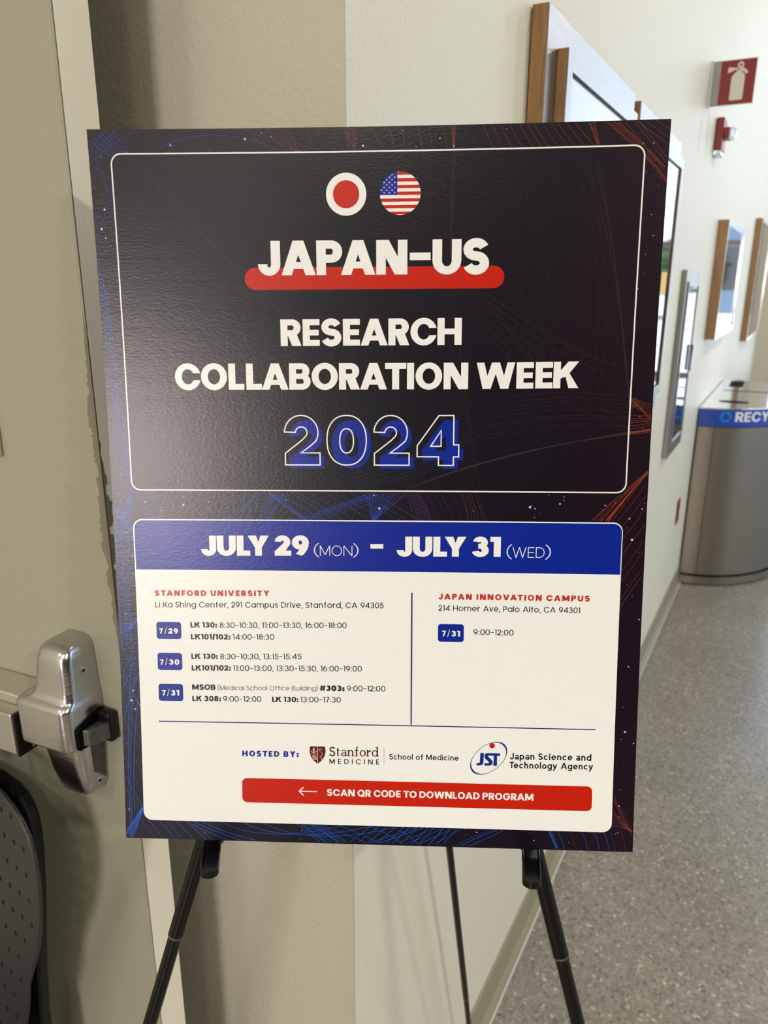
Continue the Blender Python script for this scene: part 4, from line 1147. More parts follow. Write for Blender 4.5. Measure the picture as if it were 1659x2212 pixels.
# ---- printed network of fine lines and stars
random.seed(11)
NET_SINK = {'b': SB_(), 'd': SB_(), 'e': SB_(), 'low': SB_()}
def in_head(x, y): return HX0 < x < HX1 and HY0 < y < HY1
def in_panel(x, y): return PX0 + .2 < x < PX1 - .2 and PY0 + .2 < y < PY1 - .2
for n, kind, wd, A, Bq in NET:
    for i in range(n):
        t = (i + random.uniform(-.28, .28)) / max(1, n - 1) if n > 1 else 0
        c = [a + (b_ - a) * t for a, b_ in zip(A, Bq)]
        jit = random.uniform(-.8, .8)
        c[2] += jit; c[3] += jit
        pts = []
        N_ = 16
        for k in range(N_ + 1):
            u = k / N_
            x = (1 - u) ** 2 * c[0] + 2 * u * (1 - u) * c[2] + u * u * c[4]
            y = (1 - u) ** 2 * c[1] + 2 * u * (1 - u) * c[3] + u * u * c[5]
            pts.append((x, y))
        run = []
        def flush():
            if len(run) > 1:
                low = kind == 'b' and run[0][1] > PY0 + 40 and run[0][0] > 8
                tgt = NET_SINK['low' if (kind == 'b' and run[0][1] > 592) else kind]
                tgt.ribbon(list(run), wd * random.uniform(.38, .78), 0.03 + random.random() * .03)
            run.clear()
        for x, y in pts:
            ok = 0.2 < x < PW - .2 and 0.2 < y < PH - .2 and not in_panel(x, y)
            if ok and kind == 'b' and in_head(x, y): ok = False
            if ok and kind in 'de' and not in_head(x, y): ok = False
            if ok: run.append((x, y))
            else:
                if run: run.append((x, y)) if (0 < x < PW and 0 < y < PH) else None
                flush()
        flush()
for key, nm, mt in (('b', 'line_network', 'p_net'), ('low', 'line_network', 'p_net_low'), ('d', 'faint_line_network', 'p_net_dim'), ('e', 'faint_line_network', 'p_net_dimblue')):
    tag(NET_SINK[key].build(nm, M[mt]), kind='stuff')
st = SB_(); sd = SB_()
for k in range(560):
    x, y = random.uniform(2, PW - 2), random.uniform(2, PH - 2)
    r = random.choice([.22, .25, .3, .3, .4, .55])
    if in_panel(x, y): continue
    if in_head(x, y):
        if k % 3 == 0: sd.disc(x, y, r * .9, 0.07, n=8)
    else: st.disc(x, y, r, 0.08, n=10)
for px_, py_, r in ((9.5, 60, .8), (6, 75, .95), (8.8, 82, .6), (126, 8, .9), (66, 12, .7), (62, 303, .9), (84, 300, .6), (220, 14, .8), (360, 303, 1.0), (385, 300, .7), (446, 330, 1.0), (443, 312, .7), (447, 500, .9), (9, 480, 1.0), (12, 488, .7), (11, 471, .7), (232, 305, 1.0)):
    st.disc(px_, py_, r, 0.08, n=14)
tag(st.build('printed_stars', M['p_star']), kind='stuff')
tag(sd.build('faint_stars', M['p_net_dimblue']), kind='stuff')

# ---- flags
fj = SB_().disc(206.0, 49.9, 16.2, 0.10, n=64).build('flag_disc', M['p_white'])
SB_().disc(206.0, 49.9, 10.6, 0.16, n=56).build('red_sun', M['p_red'], fj)
cx, cy, R0 = 249.4, 49.7, 16.3
fu = SB_().disc(cx, cy, R0, 0.10, n=64).build('flag_disc', M['p_white'])
red = SB_()
for k in range(0, 13, 2):
    y0 = cy - R0 + 2 * R0 * k / 13; y1 = y0 + 2 * R0 / 13
    up_, dn_ = [], []
    for i in range(7):
        y = y0 + (y1 - y0) * i / 6
        hw = math.sqrt(max(0.0, R0 * R0 - (y - cy) ** 2))
        xl = -hw if k >= 7 else max(-hw, -.14 * R0)
        if hw > xl: up_.append((cx + xl, y)); dn_.append((cx + hw, y))
    red.poly(up_ + dn_[::-1], 0.14)
red.build('red_stripes', M['p_red'], fu)
cb_ = []; ye = cy + .075 * R0; xe = cx - .14 * R0
a0 = math.pi - math.asin(.075); a1 = math.pi + math.acos(.14)
cb_ = [(cx + R0 * math.cos(math.pi - math.asin(.075) + (math.asin(.075) + math.acos(.14)) * k / 16), cy + R0 * math.sin(math.pi - math.asin(.075) + (math.asin(.075) + math.acos(.14)) * k / 16)) for k in range(17)]
SB_().poly(cb_ + [(xe, ye)], 0.15).build('blue_canton', M['p_blue'], fu)
ss = SB_()
for j in range(9):
    for i in range(6):
        x = xe - 2.1 - i * 2.13 * 2 - (j % 2) * 2.13; y = ye - 1.8 - j * 1.92
        if math.hypot(x - cx, y - cy) < R0 - .6:
            ss.poly([(x + (.68 if k % 2 == 0 else .3) * math.sin(PI * k / 5), y - (.68 if k % 2 == 0 else .3) * math.cos(PI * k / 5)) for k in range(10)], 0.20)
ss.build('flag_stars', M['p_white'], fu)

# ---- shapes
SB_().rrect(121.6, 333.7, 105.7, 123.3, 8.8, 0.10).build('red_underline', M['p_red'])
for x0, x1, y0, y1 in ((34.0, 56.2, 407.4, 423.0), (34.0, 56.2, 435.7, 451.5), (34.0, 56.2, 464.1, 480.0), (283.2, 305.7, 406.1, 422.0)):
    SB_().rrect(x0, x1, y0, y1, 2.6, 0.16, 4).build('date_badge', M['p_blue'])
SB_().rrect(108.1, 420.3, 550.3, 573.0, 4.6, 0.16).build('red_button', M['p_red'])
SB_().poly([(259.7, 378.7), (260.9, 378.7), (260.8, 498.0), (259.7, 498.0)], 0.16).build('divider_line', M['p_blue_line'])
SB_().ribbon([(33.4 + 388 * k / 30, 499.0 - .5 * k / 30) for k in range(31)], 0.95, 0.17).build('divider_line', M['p_blue_line'])
SB_().poly([(224.3, 336.2), (235.4, 336.1), (235.4, 340.0), (224.3, 340.1)], 0.22).build('date_dash', M['p_white'])
SB_().poly([(236.1, 519.3), (236.5, 519.3), (236.5, 535.1), (236.1, 535.1)], 0.16).build('logo_divider', M['p_grey'])
SB_().ribbon([(160.0, 561.45), (176.2, 561.4)], 1.0, 0.22).ribbon([(163.8, 557.6), (160.0, 561.45), (163.8, 565.3)], 1.0, 0.225).build('button_arrow', M['p_white'])

# ---- shield emblem
def sh_outline(x0, x1, y0, yb, n=14):
    c = (x0 + x1) / 2; h_ = yb - y0; hw = (x1 - x0) / 2
    prf = [(0, .93), (.10, .975), (.25, 1.0), (.38, .985), (.52, .90), (.66, .75), (.78, .55), (.90, .27), (.97, .09), (1, 0)]
    L_ = [(c - hw * w, y0 + h_ * t) for t, w in prf]; R_ = [(c + hw * w, y0 + h_ * t) for t, w in prf[:-1]][::-1]
    return L_ + R_
shl = SB_().poly(sh_outline(169.6, 183.9, 519.5, 535.7), 0.16).build('shield', M['p_maroon'])
e = SB_()
sx = lambda u: 169.6 + 14.3 * u; sy = lambda t: 519.5 + 16.2 * t
def P2(L_): return [(sx(a), sy(b_)) for a, b_ in L_]
e.poly(P2([(.485, 0.0), (.525, 0.0), (.525, .98), (.485, .98)]), .22)
e.poly(P2([(.02, .425), (.485, .425), (.485, .452), (.02, .452)]), .22)
e.poly(P2([(.26, .035), (.30, .12), (.325, .23), (.30, .30), (.28, .40), (.24, .40), (.22, .30), (.195, .23), (.22, .12)]), .22)
e.ribbon(P2([(.08, .25), (.14, .33), (.25, .38)]), .45, .22).ribbon(P2([(.44, .25), (.38, .33), (.27, .38)]), .45, .22)
for ox, oy in ((.19, .52), (.245, .635)):
    e.ribbon(P2([(ox, oy), (ox + .19, oy), (ox + .19, oy + .13), (ox, oy + .13)]), .38, .22, closed=True)
    e.ribbon(P2([(ox + .095, oy), (ox + .095, oy + .13)]), .35, .225)
    e.ribbon(P2([(ox, oy + .065), (ox + .19, oy + .065)]), .35, .23)
e.ribbon(P2([(.76, .22), (.74, .15), (.66, .13), (.59, .16), (.60, .22), (.72, .33), (.83, .43), (.80, .48), (.65, .54), (.66, .59), (.79, .66), (.75, .70), (.72, .73), (.74, .78)]), .38, .22)
e.build('shield_marks', M['p_pink'], shl)

# ---- agency emblem: orbit, red dot and three letters
orb = SB_()
ocx, ocy, oa, ob, ot = 329.0, 526.8, 19.0, 11.6, math.radians(-41)
vo_, k_ = [], 64
outp, inp = [], []
for k in range(k_):
    a = 2 * PI * k / k_
    def el(rx, ry, dx=0, dy=0):
        x, y = rx * math.cos(a) + dx, ry * math.sin(a) + dy
        return (ocx + x * math.cos(ot) - y * math.sin(ot), ocy + x * math.sin(ot) + y * math.cos(ot))
    outp.append(el(oa, ob)); 
    th = .35 + 1.25 * abs(math.cos(a)) ** 2.4
    inp.append(el(oa - th, ob - .42))
for k in range(k_):
    j = (k + 1) % k_
    orb.poly([outp[k], outp[j], inp[j], inp[k]], .16)
orb = orb.build('orbit_emblem', M['p_orbit'])
SB_().disc(331.9, 515.2, 2.45, .24, n=28).build('red_dot', M['p_red'], orb)
j = SB_()
def jx(u): return 318.4 + 20.7 * u
def jy(t): return 533.6 - 11.8 * t
def JP(L_, h=.22): j.poly([(jx(a), jy(b_)) for a, b_ in L_], h)
JP([(.16, .98), (.31, .98), (.295, .22), (.27, .10), (.20, .02), (.12, 0), (.00, 0), (.00, .19), (.09, .19), (.135, .25), (.14, .32)])
JP([(.45, .98), (1.0, .98), (1.0, .78), (.50, .78), (.485, .72), (.64, .45), (.685, .33), (.685, .16), (.62, .04), (.54, 0), (.335, 0), (.335, .19), (.49, .19), (.525, .235), (.52, .30), (.37, .54), (.335, .66), (.335, .84), (.38, .94)], .225)
JP([(.73, .80), (.87, .80), (.87, 0), (.715, 0)], .23)
j.build('agency_initials', M['p_orbit'], orb)

# ================================================================ LETTERING: a stroke-built geometric alphabet
def arcpts(cx, cy, rx, ry, a0, a1, n, p=2.0):
    out = []
    for k in range(n + 1):
        a = math.radians(a0 + (a1 - a0) * k / n); c, s = math.cos(a), math.sin(a)
        out.append((cx + rx * math.copysign(abs(c) ** (2 / p), c), cy + ry * math.copysign(abs(s) ** (2 / p), s)))
    return out
class G:
    def __init__(s): s.p = []
    def R(s, x0, y0, x1, y1): s.p.append([(x0, y0), (x1, y0), (x1, y1), (x0, y1)]); return s
    def Q(s, x0, y0, x1, y1, h): s.p.append([(x0, y0), (x0 + h, y0), (x1 + h, y1), (x1, y1)]); return s
    def P(s, *pts): s.p.append(list(pts)); return s
    def A(s, cx, cy, rx, ry, t, a0, a1, u=None, i0=None, i1=None, n=None, p=2.0):
        u = t if u is None else u
        n = n or max(4, int(abs(a1 - a0) / 11))
        o = arcpts(cx, cy, rx, ry, a0, a1, n, p); i = arcpts(cx, cy, rx - t, ry - u, a0 if i0 is None else i0, a1 if i1 is None else i1, n, p)
        for k in range(n): s.p.append([o[k], o[k + 1], i[k + 1], i[k]])
        return s
    def L(s, pts, t):
        for (x0, y0), (x1, y1) in zip(pts, pts[1:]):
            dx, dy = x1 - x0, y1 - y0; l = math.hypot(dx, dy) or 1; nx, ny = -dy / l * t / 2, dx / l * t / 2
            s.p.append([(x0 + nx, y0 + ny), (x1 + nx, y1 + ny), (x1 - nx, y1 - ny), (x0 - nx, y0 - ny)])
        return s
    def path(s, pts, t):
        """continuous ribbon"""
        n = len(pts); Lp, Rp = [], []
        for i, p in enumerate(pts):
            a = pts[max(0, i - 1)]; b_ = pts[min(n - 1, i + 1)]
            dx, dy = b_[0] - a[0], b_[1] - a[1]; l = math.hypot(dx, dy) or 1
            tt = t[i] if isinstance(t, list) else t
            Lp.append((p[0] - dy / l * tt / 2, p[1] + dx / l * tt / 2)); Rp.append((p[0] + dy / l * tt / 2, p[1] - dx / l * tt / 2))
        for i in range(n - 1): s.p.append([Lp[i], Lp[i + 1], Rp[i + 1], Rp[i]])
        return s
def S_path(W_, H_, t, u, open_=18):
    """centre line of an S in a box W_ x H_"""
    rx = (W_ - t) / 2; y1 = H_ - u / 2; y0 = u / 2; ym = (y0 + y1) / 2 + .012 * H_
    ru = (y1 - ym) / 2; rl = (ym - y0) / 2; cx = W_ / 2
    up = arcpts(cx, ym + ru, rx * .96, ru, open_, 245, 16); lw = arcpts(cx, ym - rl, rx, rl, 65, -180 + open_, 16)
    return up + lw
def glyph(c, w, st='P'):
    g = G(); t = w; u = w * (.86 if w > .2 else .93); th = w * 1.08
    xh = .785 if st == 'P' else (.73 if st == 'H' else .70); asc = 1.06 if st != 'S' else 1.08
    heavy = w > .2
    if st == 'S': u = w * .62
    if c == 'A':
        W_ = 1.0 if heavy else .98; tp = th * 1.06; q = .5 * W_
        g.Q(0, 0, q - tp / 2, 1, th); g.Q(W_ - th, 0, q + tp / 2 - th, 1, th)
        y0 = .185 if heavy else .25; y1 = y0 + u * .84
        s0 = (q - tp / 2); g.P((s0 * y0 + th * .5, y0), (W_ - s0 * y0 - th * .5, y0), (W_ - s0 * y1 - th * .5, y1), (s0 * y1 + th * .5, y1)); return W_, g.p
    if c == 'B':
        W_ = .80 if heavy else .70; g.R(0, 0, t, 1); m0, m1 = .51 - u * .45, .51 + u * .45
        ryu = (1 - m0) / 2; ryl = m1 / 2; cu = W_ * .955 - ryu; cl = W_ - ryl
        g.R(t * .9, 1 - u, cu, 1); g.R(t * .9, m0, max(cu, cl), m1); g.R(t * .9, 0, cl, u)
        g.A(cu, 1 - ryu, ryu, ryu, t, -90, 90, u * .95); g.A(cl, ryl, ryl, ryl, t, -90, 90, u * .95); return W_, g.p
    if c in 'CG':
        W_ = .94 if heavy else .95; rx, ry = W_ * .52, .515; yT = .635 if heavy else .74
        if c == 'G': yT = .665 if heavy else .76
        ao = math.degrees(math.asin((yT - .5) / ry)); ai = math.degrees(math.asin(min(.95, (yT - .5) / (ry - u))))
        if not heavy: ai = ao
        if c == 'C':
            g.A(rx, .5, rx, ry, t, ao, 360 - ao, u, ai, 360 - ai, 34); return W_, g.p
        g.A(rx, .5, rx, ry, t, ao, 357, u, ai, 352, 34); g.R(rx * 1.0, .5 - u * .55, rx * 2 - .005, .5 + u * .30); return rx * 2, g.p
    if c == 'D':
        W_ = .86 if heavy else .82; g.R(0, 0, t, 1); rx = min(.5, W_ - t - .02); g.R(t * .9, 1 - u, W_ - rx, 1); g.R(t * .9, 0, W_ - rx, u); g.A(W_ - rx, .5, rx, .5, t, -90, 90, u, n=18); return W_, g.p
    if c in 'EF':
        W_ = .63 if heavy else .60; g.R(0, 0, t, 1); g.R(t * .9, 1 - u, W_, 1)
        g.R(t * .9, .5 - u * .47 + (.0 if c == 'E' else -.04), W_ * .95, .5 + u * .47 + (.0 if c == 'E' else -.04))
        if c == 'E': g.R(t * .9, 0, W_, u)
        return W_ - (0 if c == 'E' else .02), g.p
    if c == 'H':
        W_ = .89 if heavy else .84; g.R(0, 0, t, 1).R(W_ - t, 0, W_, 1).R(t * .9, .5 - u * .47, W_ - t * .9, .5 + u * .47); return W_, g.p
    if c == 'I': g.R(0, 0, t, 1); return t, g.p
    if c == 'J':
        W_ = .66 if heavy else .56; ry = .34; g.R(W_ - t, ry - .01, W_, 1)
        g.A(W_ / 2, ry - .012, W_ / 2, ry, t, 180, 360, u); return W_, g.p
    if c == 'K':
        W_ = .93 if heavy else .78; h = th * 1.30 if heavy else th * 1.35
        g.R(0, 0, t, 1); g.Q(t * .9, .30 if heavy else .36, W_ - h - .02, 1, h) if not heavy else g.P((t * .95, .36), (t * .95, .66), (W_ - h - .03, 1), (W_ - .01, 1), (.50, .46))
        g.P((W_ - h, 0), (W_, 0), (.56 if heavy else .40, .60 if heavy else .62), (t + (.16 if heavy else .14), .60 - (.09 if heavy else .05))); return W_, g.p
    if c == 'L':
        W_ = .585 if heavy else .53; g.R(0, 0, t, 1).R(t * .9, 0, W_, u); return W_, g.p
    if c == 'M':
        W_ = 1.12 if heavy else 1.0; h = th * 1.12; yb = .10 if st == 'P' else 0.12
        g.R(0, 0, t, 1).R(W_ - t, 0, W_, 1).Q(W_ / 2 - h / 2, yb, 0, 1, h).Q(W_ / 2 - h / 2, yb, W_ - h, 1, h); return W_, g.p
    if c == 'N':
        W_ = .90 if heavy else .86; h = th * 1.22; g.R(0, 0, t, 1).R(W_ - t, 0, W_, 1).Q(W_ - h, 0, 0, 1, h); return W_, g.p
    if c in 'OQ':
        W_ = .98 if heavy else 1.0; g.A(W_ / 2, .5, W_ / 2, .515, t, 0, 360, u, n=40)
        if c == 'Q': g.Q(W_ - th * 1.1, -.03, W_ * .52, .36, th * 1.1)
        return W_, g.p
    if c in 'PR':
        W_ = .755 if heavy else .66; y0 = .355 if c == 'P' else .375; ry = (1 - y0) / 2; g.R(0, 0, t, 1)
        g.R(t * .9, 1 - u, W_ - ry, 1).R(t * .9, y0, W_ - ry, y0 + u).A(W_ - ry, 1 - ry, ry, ry, t, -90, 90, u)
        if c == 'R':
            h = th * 1.22; W2 = W_ + .02; g.P((W2 - h, 0), (W2, 0), (W_ * .66 + h * .3, .46), (W_ * .66 - h * .72, .44)); return W2, g.p
        return W_, g.p
    if c == 'S':
        W_ = .76 if heavy else .66; g.path([(x, y * 1.03 - .015) for x, y in S_path(W_, 1.0, t, u)], t * .97 if heavy else t)
        if st == 'S': g.R(W_ - t * .8, .72, W_ - t * .45, .97); g.R(.02, .02, .02 + t * .35, .28)
        return W_, g.p
    if c == 'T':
        W_ = .785 if heavy else .66; g.R(0, 1 - u, W_, 1).R(W_ / 2 - t / 2, 0, W_ / 2 + t / 2, 1); return W_, g.p
    if c == 'U':
        W_ = .83 if heavy else .78; ry = .41; g.R(0, ry - .012, t, 1).R(W_ - t, ry - .012, W_, 1).A(W_ / 2, ry - .012, W_ / 2, ry, t, 180, 360, u, n=18); return W_, g.p
    if c == 'V':
        W_ = 1.0 if heavy else .92; tp = th * 1.06; q = W_ / 2; g.Q(q - tp / 2, 0, 0, 1, th).Q(q + tp / 2 - th, 0, W_ - th, 1, th); return W_, g.p
    if c == 'W':
        W_ = 1.42 if heavy else 1.32; tp = th * 1.04; a = W_ * .27; b_ = W_ * .73; m_ = W_ / 2
        g.Q(a - tp / 2, 0, 0, 1, th).Q(a + tp / 2 - th, 0, m_ - tp / 2 + (.0), 1, th).Q(b_ - tp / 2, 0, m_ + tp / 2 - th, 1, th).Q(b_ + tp / 2 - th, 0, W_ - th, 1, th); return W_, g.p
    if c == 'Y':
        W_ = .92 if heavy else .84; q = W_ / 2; h = th * 1.14; y = .40; g.R(q - t / 2, 0, q + t / 2, y + .05)
        g.P((q - t / 2, y), (q + t / 2 - t * .1, y), (q, y + .28), (h, 1), (0, 1)).P((q - t / 2 + t * .1, y), (q + t / 2, y), (W_, 1), (W_ - h, 1), (q, y + .28)); return W_, g.p
    # digits
    if c == '0':
        W_ = .76 if heavy else .72; g.A(W_ / 2, .5, W_ / 2, .515, t, 0, 360, u, n=40, p=2.25); return W_, g.p
    if c == '1':
        W_ = t + (.15 if heavy else .14); g.R(W_ - t, 0, W_, 1).R(0, 1 - u, W_ - t * .9, 1); return W_, g.p
    if c == '2':
        W_ = .72 if heavy else .64; rx = W_ * .48; ry = .335; cy = 1.012 - ry
        a1 = 176; a0 = -38
        g.A(rx, cy, rx, ry, t, a0, a1, u, n=20)
        o = arcpts(rx, cy, rx, ry, a0, a0, 1)[0]; i = arcpts(rx, cy, rx - t, ry - u, a0, a0, 1)[0]
        g.P(o, i, (0, u * .85 if heavy else u), (0, u * .4), (t * 1.15 + .05, u * .5 if heavy else u * .3)); g.P(o, (t * 1.30, u * .95), (t * .2, u * .6), (0, u * .85), i)
        g.R(0, 0, W_, u); return W_, g.p
    if c == '3':
        W_ = .72 if heavy else .64; m0, m1 = .53 - u * .47, .53 + u * .47; ru = (1.012 - m0) / 2; rl = (m1 + .012) / 2
        g.A(W_ * .48, 1.012 - ru, W_ * .44, ru, t, -90, 168, u, n=20).A(W_ * .48, rl - .012, W_ * .50, rl, t, 90, -168, u, n=20)
        g.R(W_ * .36, m0, W_ * .5, m1); return W_, g.p
    if c == '4':
        W_ = .82 if heavy else .74; xs = W_ - .10 - t; yb = .19
        g.R(xs, 0, xs + t, 1).R(0, yb, W_, yb + u * .92)
        h = th * 1.12; g.P((0, yb), (h * .55, yb), (h * .95, yb + u * .5), (xs + t * .5, 1 - (.30 if heavy else .13)), (xs + t * .6, 1), (xs - t * .02 if heavy else xs + t * .1, 1), (0, yb + u * 1.0)); return W_, g.p
    if c == '5':
        W_ = .70 if heavy else .64; g.R(.09, 1 - u, W_ - .04, 1); g.P((.085, .42), (.085 + t * .92, .42), (.12 + t * .92, 1), (.12, 1))
        g.A(W_ / 2 - .01, .335, W_ / 2 + .01, .347, t, -166, 138, u, n=24); return W_, g.p
    if c in '69':
        W_ = .74 if heavy else .68; p0 = G(); p0.A(W_ / 2, .345, W_ / 2, .357, t, 0, 360, u, n=36)
        p0.path([(t / 2 + .002, .36), (t / 2 + .012, .50), (t / 2 + .07, .66), (W_ * .45 + t * .05, .86), (W_ * .60, 1.0)], t * .98)
        p = [[(x, min(1.0, y)) for x, y in q] for q in p0.p]
        if c == '9': p = [[(W_ - x, 1 - y) for x, y in q] for q in p]
        return W_, p
    if c == '7':
        W_ = .70 if heavy else .60; h = th * (.95 if heavy else 1.12); g.R(0, 1 - u * .92, W_, 1).Q(.12, 0, W_ - h, 1 - u * .05, h); return W_, g.p
    if c == '8':
        W_ = .72 if heavy else .66; m0, m1 = .53 - u * .47, .53 + u * .47; ru = (1.012 - m0) / 2; rl = (m1 + .012) / 2
        g.A(W_ / 2, 1.012 - ru, W_ * .44, ru, t, 0, 360, u, n=30).A(W_ / 2, rl - .012, W_ / 2, rl, t, 0, 360, u, n=30); return W_, g.p
    # lower case
    r = xh / 2 + .006
    ow = .80 if st == 'P' else (.70 if st == 'H' else .74)
    if st == 'S': ow = .70
    if c in 'adbpqgo' and not (c == 'a' and st != 'P'):
        W_ = ow; g.A(W_ / 2, xh / 2, W_ / 2, r, t, 0, 360, u, n=34)
        if c in 'adqg':
            g.R(W_ - t, 0 if c not in 'g' else .05, W_, asc if c == 'd' else xh)
            if st == 'S': g.R(W_ - t, 0, W_ + t * .8, u * .8); (g.R(W_ - t * 2.0, asc - u * .8, W_, asc) if c == 'd' else None)
        if c in 'bp': g.R(0, 0 if c == 'b' else -.29, t, asc if c == 'b' else xh)
        if c == 'g':
            g.R(W_ - t, -.02, W_, xh); g.A(W_ / 2, -.03, W_ / 2, .28, t, 0, -162, u, n=16)
        return W_ + (t * .5 if (st == 'S' and c in 'ad') else 0), g.p
    if c == 'a':
        W_ = .60; g.R(W_ - t, 0, W_, xh * .66); g.A(W_ / 2 - .005, xh * .70, W_ / 2 + .005, xh * .31, t, 0, 158, u, n=14)
        g.A(W_ * .42, xh * .285, W_ * .42, xh * .30, t, 80, 300, u, n=18); g.R(W_ * .38, xh * .585 - u, W_ - t * .9, xh * .585); g.A(W_ * .42, xh * .285, W_ * .55, xh * .30, t, -90, -15, u, n=8)
        if st == 'S': g.R(W_ - t, 0, W_ + t * .7, u * .8)
        return W_ + (t * .4 if st == 'S' else 0), g.p
    if c == 'c':
        W_ = ow * .92; g.A(ow / 2, xh / 2, ow / 2, r, t, 42, 318, u, n=28); return W_, g.p
    if c == 'e':
        W_ = ow; g.A(W_ / 2, xh / 2, W_ / 2, r, t, -2, 322, u, n=30); g.R(t * .8, xh / 2 - u * .50, W_ - t * .15, xh / 2 + u * .42); return W_, g.p
    if c == 'f':
        W_ = .44; g.R(.13, 0, .13 + t, .80); g.A(.13 + .26, .80, .26, asc + .01 - .80, t, 180, 92, u, n=8); g.R(0, xh - u * .95, W_ - .02, xh)
        if st == 'S': g.R(.02, 0, .24 + t, u * .8)
        return W_, g.p
    if c in 'hnmru':
        r_ = .30 if c != 'm' else .28; W_ = .68 if st == 'P' else .62
        if c == 'u':
            g.R(0, r_, t, xh).R(W_ - t, 0, W_, xh).A(W_ / 2, r_ + .02, W_ / 2, r_ + .03, t, 180, 360, u, n=16); return W_, g.p
        g.R(0, 0, t, asc if c == 'h' else xh)
        if st == 'S' and c in 'nr': g.R(-t * .7, 0, t * 1.7, u * .8).R(-t * .7, xh - u * .8, t * .5, xh)
        if c == 'r':
            W_ = .42; g.A(t * .4 + .30, xh - .30, .30, .31, t, 175, 92, u, n=8); g.R(t * .4 + .28, xh + .005 - u, W_, xh + .01) if st != 'S' else g.A(W_ - t * .3, xh - t * .62, t * .62, t * .62, t * .62, 0, 360, n=12); return W_, g.p
        if c == 'm':
            a = .54 if st == 'P' else .50
            for k in (0, 1):
                x = k * (a - 0.0); g.A(x + (a + t) / 2, xh - r_, (a + t) / 2, r_ + .01, t, 180, 0, u, n=14); g.R(x + a, 0, x + a + t, xh - r_ + .01)
            return 2 * a + t, g.p
        g.A(W_ / 2, xh - r_, W_ / 2, r_ + .01, t, 180, 0, u, n=16); g.R(W_ - t, 0, W_, xh - r_ + .01)
        if st == 'S': g.R(W_ - t * 1.7, 0, W_ + t * .7, u * .8)
        return W_, g.p
    if c == 'i': g.R(0, 0, t, xh); g.A(t / 2, xh + .17, t * .62, t * .62, t * .62, 0, 360, n=12); return t, g.p
    if c == 'l': g.R(0, 0, t, asc); return t, g.p
    if c == 's':
        W_ = .56; g.path([(x, y) for x, y in S_path(W_, xh, t, u)], t * .96); return W_, g.p
    if c == 't':
        W_ = .42
        if st == 'P': g.R(.12, 0, .12 + t, xh + .20).R(0, xh - u * .95, W_, xh)
        else:
            g.R(.10, .16, .10 + t, xh + .20).R(0, xh - u * .95, W_, xh).A(.10 + .20, .19, .20, .20, t, 180, 280, u, n=8)
        if st == 'P': g.R(.12, 0, W_ - .02, u * .95) if False else None
        return W_, g.p
    if c in 'vy':
        W_ = .70; tp = th; q = W_ / 2; g.Q(q - tp / 2, 0, 0, xh, th).Q(q + tp / 2 - th, 0, W_ - th, xh, th)
        if c == 'y': g.Q(q - th * 1.25 - .02, -.26, q - th / 2 + .0, .03, th); g.R(.06, -.285, q - th * .2, -.285 + u)
        return W_, g.p
    if c == 'k': g.R(0, 0, t, asc); return .6, g.p
    # punctuation
    if c == ':':
        d = t * 1.12
        for y in (0, xh - d - .07): g.R(0, y, d, y + d) if heavy else g.A(d / 2, y + d / 2, d * .56, d * .56, d * .56, 0, 360, n=12)
        return d, g.p
    if c == ',': d = t * 1.1; g.P((0.02, .11), (.02 + d, .11), (d * .75, -.15), (-.03, -.15)); return d, g.p
    if c == '.': g.R(0, 0, t, t); return t, g.p
    if c == '-': g.R(0, .41, .60, .41 + u * .92); return .60, g.p
    if c == '–': g.R(0, .42, .50, .42 + u * .85); return .50, g.p
    if c == '/': g.Q(0, -.10, .42 - t, 1.06, t * 1.08); return .44, g.p
    if c == '#':
        h = t * .70; W_ = .86
        g.Q(.10, 0, .26, 1, h).Q(.46, 0, .62, 1, h).R(0, .24, .80, .24 + h * .9).R(.06, .60, W_, .60 + h * .9); return W_, g.p
    if c == '(':
        g.A(.75, .55, .75, .90, t, 126, 234, t, n=18); return .33, g.p
    if c == ')':
        g.A(-.42, .55, .75, .90, t, -54, 54, t, n=18); return .33, g.p
    return .3, []
ROUND = set('COQGUSDBPRJ0689235adegopcqbs')
KERN = {('A', 'T'): -.10, ('T', 'A'): -.10, ('L', 'Y'): -.12, ('L', 'T'): -.1, ('A', 'V'): -.10, ('V', 'A'): -.10, ('P', 'A'): -.07, ('A', 'P'): 0, ('R', 'A'): -.02, ('L', 'L'): .01, ('L', 'A'): -.03, ('T', 'O'): -.03, ('F', 'O'): -.02,
        ('Y', ':'): -.02, ('A', 'v'): -.05, ('W', 'E'): .03, ('D', 'A'): -.04, ('O', 'A'): -.03, ('r', ','): -.06, ('e', ','): -.02, ('T', 'e'): -.12, ('K', 'a'): -.03}
def layout(text, w, track, st):
    base = .070 if w > .2 else .115
    if st == 'S': base = .11
    x = 0.0; out = []; prev = None
    for c in text:
        if c == ' ':
            x += (.42 if w <= .2 else .27) + track * 2.2; prev = None; continue
        W_, polys = glyph(c, w, st)
        if prev is not None:
            gap = base + track
            if prev in 'AVWYTKvy/' or c in 'AVWYTKvy/': gap -= base * .60
            elif prev in ROUND and c in ROUND: gap -= base * .42
            elif prev in ROUND or c in ROUND: gap -= base * .22
            gap += KERN.get((prev, c), 0)
            x += gap
        out.append((x, polys)); x += W_; prev = c
    return x, out
def union(polys):
    """overlapping strokes -> one clean flat shape"""
    vs, fs = [], []
    for p in polys:
        a = sum(p[i][0] * p[(i + 1) % len(p)][1] - p[(i + 1) % len(p)][0] * p[i][1] for i in range(len(p)))
        if abs(a) < 1e-7: continue
        if a < 0: p = p[::-1]
        k = len(vs); vs += [V((q[0], q[1])) for q in p]; fs.append(list(range(k, k + len(p))))
    vo, eo, fo, ov, oe, of = delaunay_2d_cdt(vs, [], fs, 1, 1e-5)
    return vo, [f for f, src in zip(fo, of) if src]
CACHE = {}
